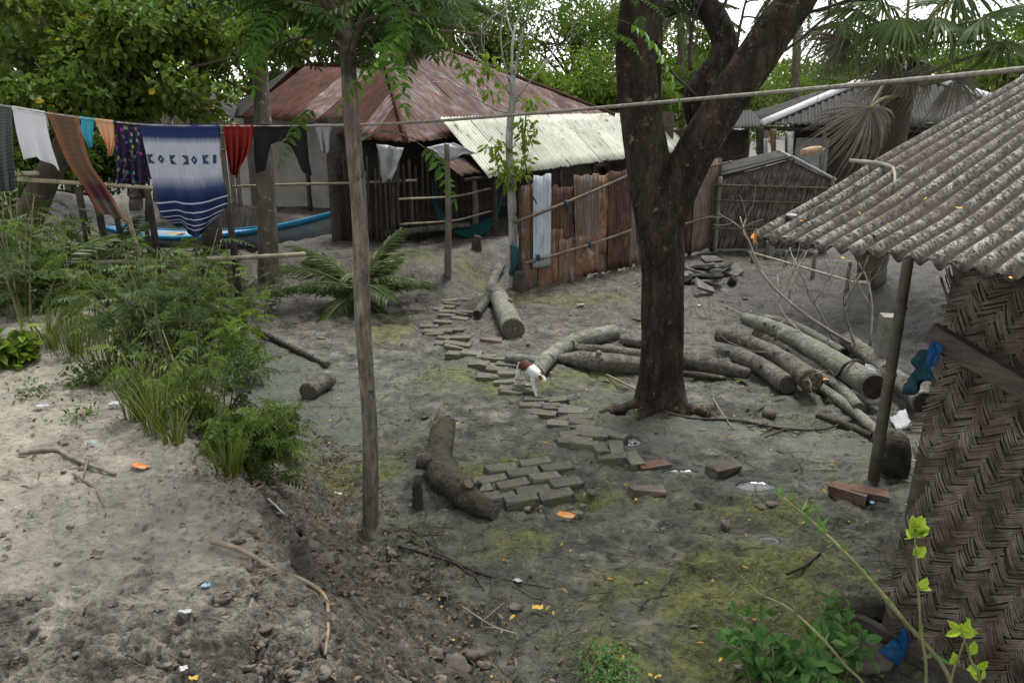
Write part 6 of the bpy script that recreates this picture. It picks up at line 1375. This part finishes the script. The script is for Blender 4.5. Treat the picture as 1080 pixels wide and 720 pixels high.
def palm(name, lb, base, top, r_, nf, L, seed, bark='bark_grey', grp=None, cat="palm tree"):
    rs = rng(seed); base, top = np.asarray(base, float), np.asarray(top, float); t = thing(name, lb, cat, base, grp)
    if np.linalg.norm(top - base) > .35: mb = MB(); tube(mb, [base - [0, 0, .1], (base + top) / 2 + rs.normal(0, .06, 3) * [1, 1, 0], top], [r_ * 1.2, r_, r_ * .8], 10, 40, .1, 9, seed); obj("trunk", mb, M[bark], t)
    for k in range(nf):
        el = R(70) - R(95) * (k / nf) + rs.normal(0, .1); o = bpy.data.objects.new("frond", FM["d" if k > nf * .9 and nf > 12 else "g", int(rs.integers(3))]); o.location = top - base; o.rotation_euler = (rs.normal(0, .2), -el, k * 2.4 + rs.normal(0, .2)); s = L * rs.uniform(.8, 1.1); o.scale = (s, s, s); link(o, t)
    return t
def gnd(u, v, Y): p = P(u, v, Y); return np.array([p[0], p[1], h1(p[0], p[1])])
palm("coconut_palm", "coconut palm at the top left corner behind the broad leaved tree", gnd(25, 200, 17), P(22, 15, 17), .14, 18, 2.1, 1)
palm("coconut_palm", "coconut palm above the rusty roof's peak", gnd(470, 200, 24), P(470, 5, 24), .14, 18, 2.5, 2)
palm("coconut_palm", "coconut palm behind the left house", gnd(385, 200, 26), P(390, 0, 26), .14, 18, 2.4, 3)
palm("coconut_palm", "coconut palm showing right of the big tree's straight stem", gnd(722, 200, 27), P(718, 15, 27), .14, 18, 2.2, 4)
palm("coconut_palm", "far coconut palm with bare grey trunk left of the grey hip roof", gnd(836, 200, 32), P(842, -20, 32), .17, 16, 2.6, 5)
palm("coconut_palm", "coconut palm between the top left trees", gnd(140, 200, 20), P(135, 15, 20), .14, 16, 2.0, 6)
palm("date_palm", "young date palm bush growing beside the near tree's trunk", gp(378, 322), gp(378, 322) + [0, 0, .12], .1, 20, 1.05, 7, cat="palm")
palm("date_palm", "small spiky date palm below the checked shawl", gnd(108, 268, 10.4), gnd(108, 268, 10.4) + [0, 0, .35], .1, 16, .9, 8, cat="palm")
palm("date_palm", "small date palm among the far left shrubs", gp(48, 320), gp(48, 320) + [0, 0, .1], .1, 14, .8, 9, cat="palm")

# fan palm at the right, every leaf its own piece
def fan(mb, rs, rad, nseg=34, spread=R(285), a=.5, droop=.25, fold=.05, ragged=.2, rev=0.):
    """a round fan of folded blades; hub at the origin, opening along +X"""
    for k in range(nseg):
        th = (k / (nseg - 1) - .5) * spread + rs.normal(0, .02); L = rad * (.72 + .28 * math.cos(th * .5)) * rs.uniform(1 - ragged, 1); d = np.array([math.cos(th), math.sin(th), 0]); s = np.array([-d[1], d[0], 0]); hw = L * .55 * spread / nseg * .62
        dk = droop * rs.uniform(.6, 1.5) * (1 + .5 * abs(th)); z = lambda u: fold * rad * math.cos(th) - dk * L * (u ** 2 * .7 + max(0, u - .6) ** 1.5 * 1.2); pts = []
        for u, w in ((.02, .05), (.3, .7), (.5, 1.), (.72, .55), (1., .04)):
            c = d * L * u + np.array([0, 0, z(u)]); pts += [c - s * hw * w, c + [0, 0, .018 * rad * (1 if w > .3 else 0)], c + s * hw * w]
        q = []
        for i in range(4): q += [[3 * i, 3 * i + 1, 3 * i + 4, 3 * i + 3], [3 * i + 1, 3 * i + 2, 3 * i + 5, 3 * i + 4]]
        mb.add(np.array(pts), q, None, np.clip(a + rs.normal(0, .1), 0, 1))
FG = []
for k in range(4): mb = MB(); fan(mb, rng(900 + k), .82, 46, R(230), a=.35 + .15 * k, droop=.25 + .15 * k, ragged=.25); FG.append(mesh("fan_leaf", mb, M['leaf_fan'], False))
FD = []
for k in range(3): mb = MB(); fan(mb, rng(920 + k), .85, 40, R(170), a=.3 + .2 * k, droop=.5 + .3 * k, ragged=.5); FD.append(mesh("dead_fan_leaf", mb, M['leaf_dead'], False))
fb = gp(917, 301); ft = P(953, 62, fb[1] + .1)
fp = thing("fan_palm", "fan palm with dead hanging leaves rising behind the cement roof", "palm tree", fb); off0 = np.array(OFF[fp.name])
mb = MB(); tube(mb, [fb - [0, 0, .1], (fb + ft) / 2, ft], [.2, .17, .22], 16, 60, .22, 9, 4); obj("trunk", mb, M['bark_dim'], fp)
from mathutils import Matrix
def leaf_on(parent, me, name, hub, d, up, tip_s=1., stalk_from=None, mat='stem_green'):
    d = nrm(d); up = np.asarray(up, float); s = nrm(np.cross(up, d)); n_ = np.cross(d, s); m_ = Matrix([[d[0], s[0], n_[0], 0], [d[1], s[1], n_[1], 0], [d[2], s[2], n_[2], 0], [0, 0, 0, 1]])
    o = bpy.data.objects.new(name, me); m4 = Matrix.Translation(Vector(hub - off0)) @ m_ @ Matrix.Scale(tip_s, 4); link(o, parent); o.matrix_local = m4
    if stalk_from is not None: mb = MB(); tube(mb, [stalk_from, (np.asarray(stalk_from) + hub) / 2 + [0, 0, .06], hub], [.025, .018, .014], 6, 10); obj("stalk", mb, M[mat], parent)
rs = rng(55)
for (u, v, dy, dx_, dyy, dz_, k, s) in [(905, 12, -.3, -.9, -.5, -.15, 1, .85), (932, 25, -.6, -.35, -.7, -.65, 2, .85), (950, 20, -.8, .1, -.8, -.6, 2, .8), (985, 20, -.7, .6, -.6, -.4, 1, 1.0), (915, -15, -.1, -.8, -.2, .35, 0, 1.1), (960, -30, -.3, 0, -.4, .8, 0, 1.1), (1010, -10, -.4, .9, -.3, .2, 1, 1.1),
                                       (1035, 20, -1.0, .5, -.6, .1, 0, 1.05), (1055, 45, -1.0, .9, -.4, -.4, 1, 1.0), (1000, 5, .4, .6, .6, .1, 1, 1.), (930, 5, .5, -.5, .7, .2, 1, 1.), (890, 25, .3, -.95, .1, -.25, 2, 1.)]:
    leaf_on(fp, FG[k], "fan_leaf", P(u, v, fb[1] + dy), (dx_, dyy, dz_), (rs.normal(0, .15), -.35, 1), s, ft + [0, 0, .1])
for (u, v, dy, dx_, dyy, dz_, k, s) in [(917, 114, -.7, -.7, -.25, -.7, 1, .9), (920, 112, -.65, .1, -.3, -1, 2, .85), (915, 118, -.6, -.2, -.3, -1, 0, .85), (938, 62, -.3, -.4, -.2, -.9, 0, .75), (955, 75, -.35, .1, -.4, -.9, 1, .65), (970, 70, -.3, .35, -.3, -.9, 2, .7), (1005, 85, -.6, .5, -.4, -.5, 1, .7), (890, 40, -.1, -.4, -.1, -.95, 0, .8), (945, 70, .1, -.1, .2, -1, 2, .8)]:
    leaf_on(fp, FD[k], "dead_fan_leaf", P(u, v, fb[1] + dy), (dx_, dyy, dz_), (rs.normal(0, .15), -.8, .4), s, ft + [0, 0, 0], 'twig')
for (p0, p1, p2) in [((960, 85), (1010, 65), (1080, 45)), ((955, 92), (1005, 82), (1040, 62)), ((950, 100), (930, 105), (917, 114))]:
    mb = MB(); tube(mb, [P(*p0, fb[1] - .2), P(*p1, fb[1] - .6), P(*p2, fb[1] - .8)], [.03, .024, .016], 7, 14); obj("stalk", mb, M['stem_green'], fp)

# ------------------------------------------------------------------ shrubs and herbs
def shrub(lb, u, v, h, spread, ns, lm_, seed, kind='pin', name="shrub", cat="shrub", base=None, ll=.07, lw=.022, npn=9, pairs=8, pl=.26, grp="shrubs on the left bank"):
    rs = rng(seed); b = gp(u, v) if base is None else np.asarray(base, float); t = thing(name, lb, cat, b, grp); ms, mf = MB(), MB()
    for k in range(ns):
        az = rs.uniform(0, 6.28); d = np.array([math.cos(az), math.sin(az), 0]) * rs.random() ** .6 * spread; hh = h * rs.uniform(.6, 1.05); p0 = b + d * .18 - [0, 0, .04]; p2 = b + d + [0, 0, hh]; p1 = (p0 + p2) / 2 + rs.normal(0, .05, 3); sp = spline([p0, p1, p2], 14)
        tube(ms, sp, [.009 * h + .002, .002], 5, 10)
        for q in range(npn):
            i = rs.integers(3, 14); dd = nrm(np.array([rs.normal(), rs.normal(), rs.uniform(-.15, .6)]))
            if kind == 'pin': pinnate(mf, rs, sp[i], dd, pl * rs.uniform(.6, 1.15), pairs, ll, lw, rs.uniform(.2, .7), a=np.clip(rs.normal(.5, .22), 0, 1), hexa=False)
            else:
                n = pairs; leaves(mf, sp[i] + rs.normal(0, .04, (n, 3)), nrm(rs.normal(0, 1, (n, 3)) + dd * .8 + [0, 0, .1]), rs.normal(0, .4, (n, 3)) + [0, -.2, .9], ll * rs.uniform(.6, 1.2, n), lw * rs.uniform(.7, 1.1, n), np.clip(rs.normal(.5, .2, n), 0, 1), .2, .2)
    obj("stems", ms, M['stem_green'], t); obj("foliage", mf, M[lm_], t, smooth=False); return t
SHR = [(25, 335, 1.15, .55, 12, 'leaf_grey', "tall grey green shrub at the left edge of the bank"), (60, 318, .9, .45, 9, 'leaf_mid', "mid green shrub below the white cloth"), (12, 300, 1.3, .5, 10, 'leaf_grey', "highest shrub at the left edge under the green checked cloth"), (185, 400, 1.05, .5, 12, 'leaf_grey', "grey green feathery shrub in the middle of the bank"),
       (215, 385, 1.2, .5, 12, 'leaf_mid', "tall feathery shrub below the blue and white cloth"), (160, 345, .95, .45, 9, 'leaf_bright', "fresh green shrub under the slanting bamboo pole"), (245, 365, .9, .5, 10, 'leaf_mid', "feathery shrub beside the thin mossy pole"), (275, 330, .7, .4, 8, 'leaf_grey', "low feathery shrub at the speckled trunk's foot"),
       (205, 318, .9, .45, 10, 'leaf_bright', "bright green shrub under the large cloth's lower corner"), (150, 390, .8, .4, 9, 'leaf_grey', "feathery shrub left of the bank's middle"), (235, 430, .6, .4, 8, 'leaf_grey', "low shrub above the dark leafy bush"), (190, 440, .55, .35, 7, 'leaf_mid', "low leafy shrub at the edge of the sand"), (95, 345, .6, .4, 8, 'leaf_mid', "low green shrub in the bank's far corner"), (255, 400, .7, .4, 8, 'leaf_bright', "light green shrub leaning over the wet mud"), (40, 290, 1.1, .6, 9, 'leaf_mid', "tangled green shrub behind the rack's left end"), (112, 325, .9, .5, 9, 'leaf_grey', "grey green shrub between the rack posts and the grass clumps"), (75, 300, 1.0, .5, 9, 'leaf_bright', "fresh green shrub at the foot of the rack's left posts"), (135, 305, .9, .45, 9, 'leaf_mid', "mid green shrub under the lower end of the checked shawl"), (185, 330, .9, .45, 9, 'leaf_bright', "light green shrub right of the slanting bamboo pole"), (235, 318, .8, .45, 9, 'leaf_grey', "grey green shrub left of the speckled trunk"), (2, 330, 1.0, .5, 9, 'leaf_bright', "bright shrub cut by the left edge of the picture"), (170, 368, .9, .45, 9, 'leaf_mid', "leafy shrub behind the tall grass clumps")]
for k, (u, v, h, sp_, ns, lm_, lb) in enumerate(SHR): shrub(lb, u, v, h, sp_, max(6, int(ns * .85)), lm_, 1000 + k, npn=9)
shrub("dark green dense bush at the lower end of the bank shrubs", 262, 492, .36, .34, 26, 'leaf_mid', 1100, pl=.2, npn=8, ll=.055, lw=.02)
shrub("small leafy bush right of the dark green bush", 292, 478, .28, .25, 12, 'leaf_mid', 1101, pl=.16, ll=.045, lw=.016)
shrub("cabbage like bright herb at the left edge of the sand", 14, 384, .22, .22, 12, 'leaf_bright', 1102, 'broad', "herb", "herb", ll=.10, lw=.07, npn=5, pairs=6)
shrub("small green weed on the sand below the white cup", 86, 443, .05, .07, 8, 'leaf_mid', 1103, 'broad', "herb", "herb", ll=.03, lw=.015, npn=3, pairs=5)
shrub("low blue green weeds at the top of the sandy bank", 90, 405, .10, .22, 12, 'leaf_grey', 1104, 'broad', "herb", "herb", ll=.05, lw=.025, npn=4, pairs=5)
shrub("low weeds beside the grey plastic scrap on the sand", 35, 418, .06, .14, 9, 'leaf_grey', 1105, 'broad', "herb", "herb", ll=.035, lw=.016, npn=3, pairs=5)
def grass_clump(lb, u, v, h, n, sp_, seed, mt='grass'):
    rs = rng(seed); b = gp(u, v); mb = MB()
    for k in range(n):
        az = rs.uniform(0, 6.28); r_ = rs.random() * sp_; p = b + np.array([math.cos(az) * r_, math.sin(az) * r_, -.02]); ln = np.array([math.cos(az), math.sin(az), 0]) * rs.uniform(.02, .5); L = h * rs.uniform(.5, 1.1); u_ = np.linspace(0, 1, 6)[:, None]; pts = p + np.array([0, 0, 1.]) * L * u_ * (1 - .25 * u_ * np.linalg.norm(ln)) + ln * L * u_ ** 2
        ribbon(mb, pts, .008 * np.array([.8, 1, 1, .8, .5, .1]), (math.sin(az), -math.cos(az) - .8, .3), np.clip(rs.normal(.5, .25), 0, 1))
    solo("grass_clump", mb, M[mt], lb, "grass", "grass clumps on the bank", smooth=False, base=b)
for k, (u, v, h, n, sp_, lb) in enumerate([(146, 440, .5, 75, .08, "tall grass clump right of the white cup"), (166, 458, .5, 60, .07, "tall grass clump at the lower edge of the sand"), (75, 375, .38, 90, .14, "grass clump above the sandy bank"), (52, 368, .42, 60, .10, "grass clump beside the cabbage like herb"), (115, 395, .4, 80, .14, "grass clump left of the feathery shrubs"), (128, 372, .45, 70, .14, "grass clump behind the bank edge"), (240, 500, .3, 60, .08, "short grass clump below the dark green bush"), (210, 450, .4, 60, .1, "grass clump under the low leafy shrub"), (100, 360, .4, 60, .12, "grass clump in the shade of the left shrubs"), (185, 470, .3, 40, .06, "small yellowish grass clump on the slope")]): grass_clump(lb, u, v, h, n, sp_, 1200 + k)
# foreground plants at the bottom
shrub("bright green herb at the bottom edge before the woven wall", 838, 742, .34, .30, 20, 'leaf_herb', 1300, 'broad', "herb", "herb", ll=.075, lw=.045, npn=6, pairs=6, grp=None)
shrub("pale green sprig beside the bright herb", 872, 700, .36, .10, 6, 'leaf_herb', 1301, 'broad', "herb", "herb", ll=.06, lw=.035, npn=5, pairs=4, grp=None)
shrub("small green tuft of weeds on the earth lump at the bottom edge", 645, 712, .06, .13, 26, 'leaf_herb', 1302, 'broad', "herb", "herb", ll=.022, lw=.014, npn=4, pairs=7, grp=None)
def cane(lb, px, Y, r_, lfs, lm_, L, W, seed, top=True):
    rs = rng(seed); pts = np.array([P(u, v, Y + dy) for u, v, dy in px]); b = pts[-1].copy(); b[2] = h1(b[0], b[1]); pts = np.vstack([pts, [b - [0, 0, .03]]]); t = thing("plant_cane", lb, "plant", b); mb = MB(); tube(mb, pts[::-1], [r_, r_ * .9, r_ * .35], 7, 30, .08); obj("stem", mb, M['stem_green'], t)
    sp = spline(pts, 80); mb = MB()
    for f in lfs:
        i = int(f * 79); d = np.array([rs.normal(0, .5), rs.normal(0, .4), rs.uniform(.1, 1)]); n = 2 if L < .09 else 1; leaves(mb, np.repeat(sp[i:i + 1], n, 0), nrm(d + rs.normal(0, .35, (n, 3))), rs.normal(0, .4, (n, 3)) + [0, -.7, .5], L * rs.uniform(.6, 1.1, n), W * rs.uniform(.7, 1.1, n), rs.uniform(.3, .9, n), .15, .1)
    obj("leaves", mb, M[lm_], t, smooth=False)
cane("long bare cane with narrow leaves slanting up from the lower right", [(825, 524, .15), (860, 553, .1), (900, 592, .05), (950, 650, 0), (1005, 728, -.03)], 2.45, .009, [.0, .02, .05, .08, .12, .15, .19, .22, .27, .31, .36, .40, .48, .55, .66, .72], 'leaf_herb', .07, .014, 1)
cane("thin dry cane slanting left above the bright herb", [(780, 605, .1), (800, 625, .08), (830, 640, .05), (862, 668, 0), (890, 700, 0), (915, 735, 0)], 2.5, .006, [.02, .1, .22, .3, .4, .55], 'leaf_grey', .05, .009, 2)
cane("upright stem with lime green leaves before the woven wall", [(964, 558, 0), (967, 600, 0), (971, 660, 0), (976, 728, 0)], 2.35, .006, [.0, .0, .01, .02, .03, .03, .05, .06, .2, .35], 'leaf_lime', .058, .036, 3)
cane("short stem with lime leaves at the lower right corner", [(1014, 665, 0), (1024, 695, 0), (1032, 735, 0)], 2.2, .006, [.0, .02, .1, .3, .5, .6], 'leaf_lime', .06, .035, 4)
cane("side stem with lime leaves at the lower right edge", [(1022, 660, 0), (1012, 690, 0), (1000, 730, 0)], 2.25, .005, [.0, .05, .1, .5], 'leaf_lime', .045, .03, 5)
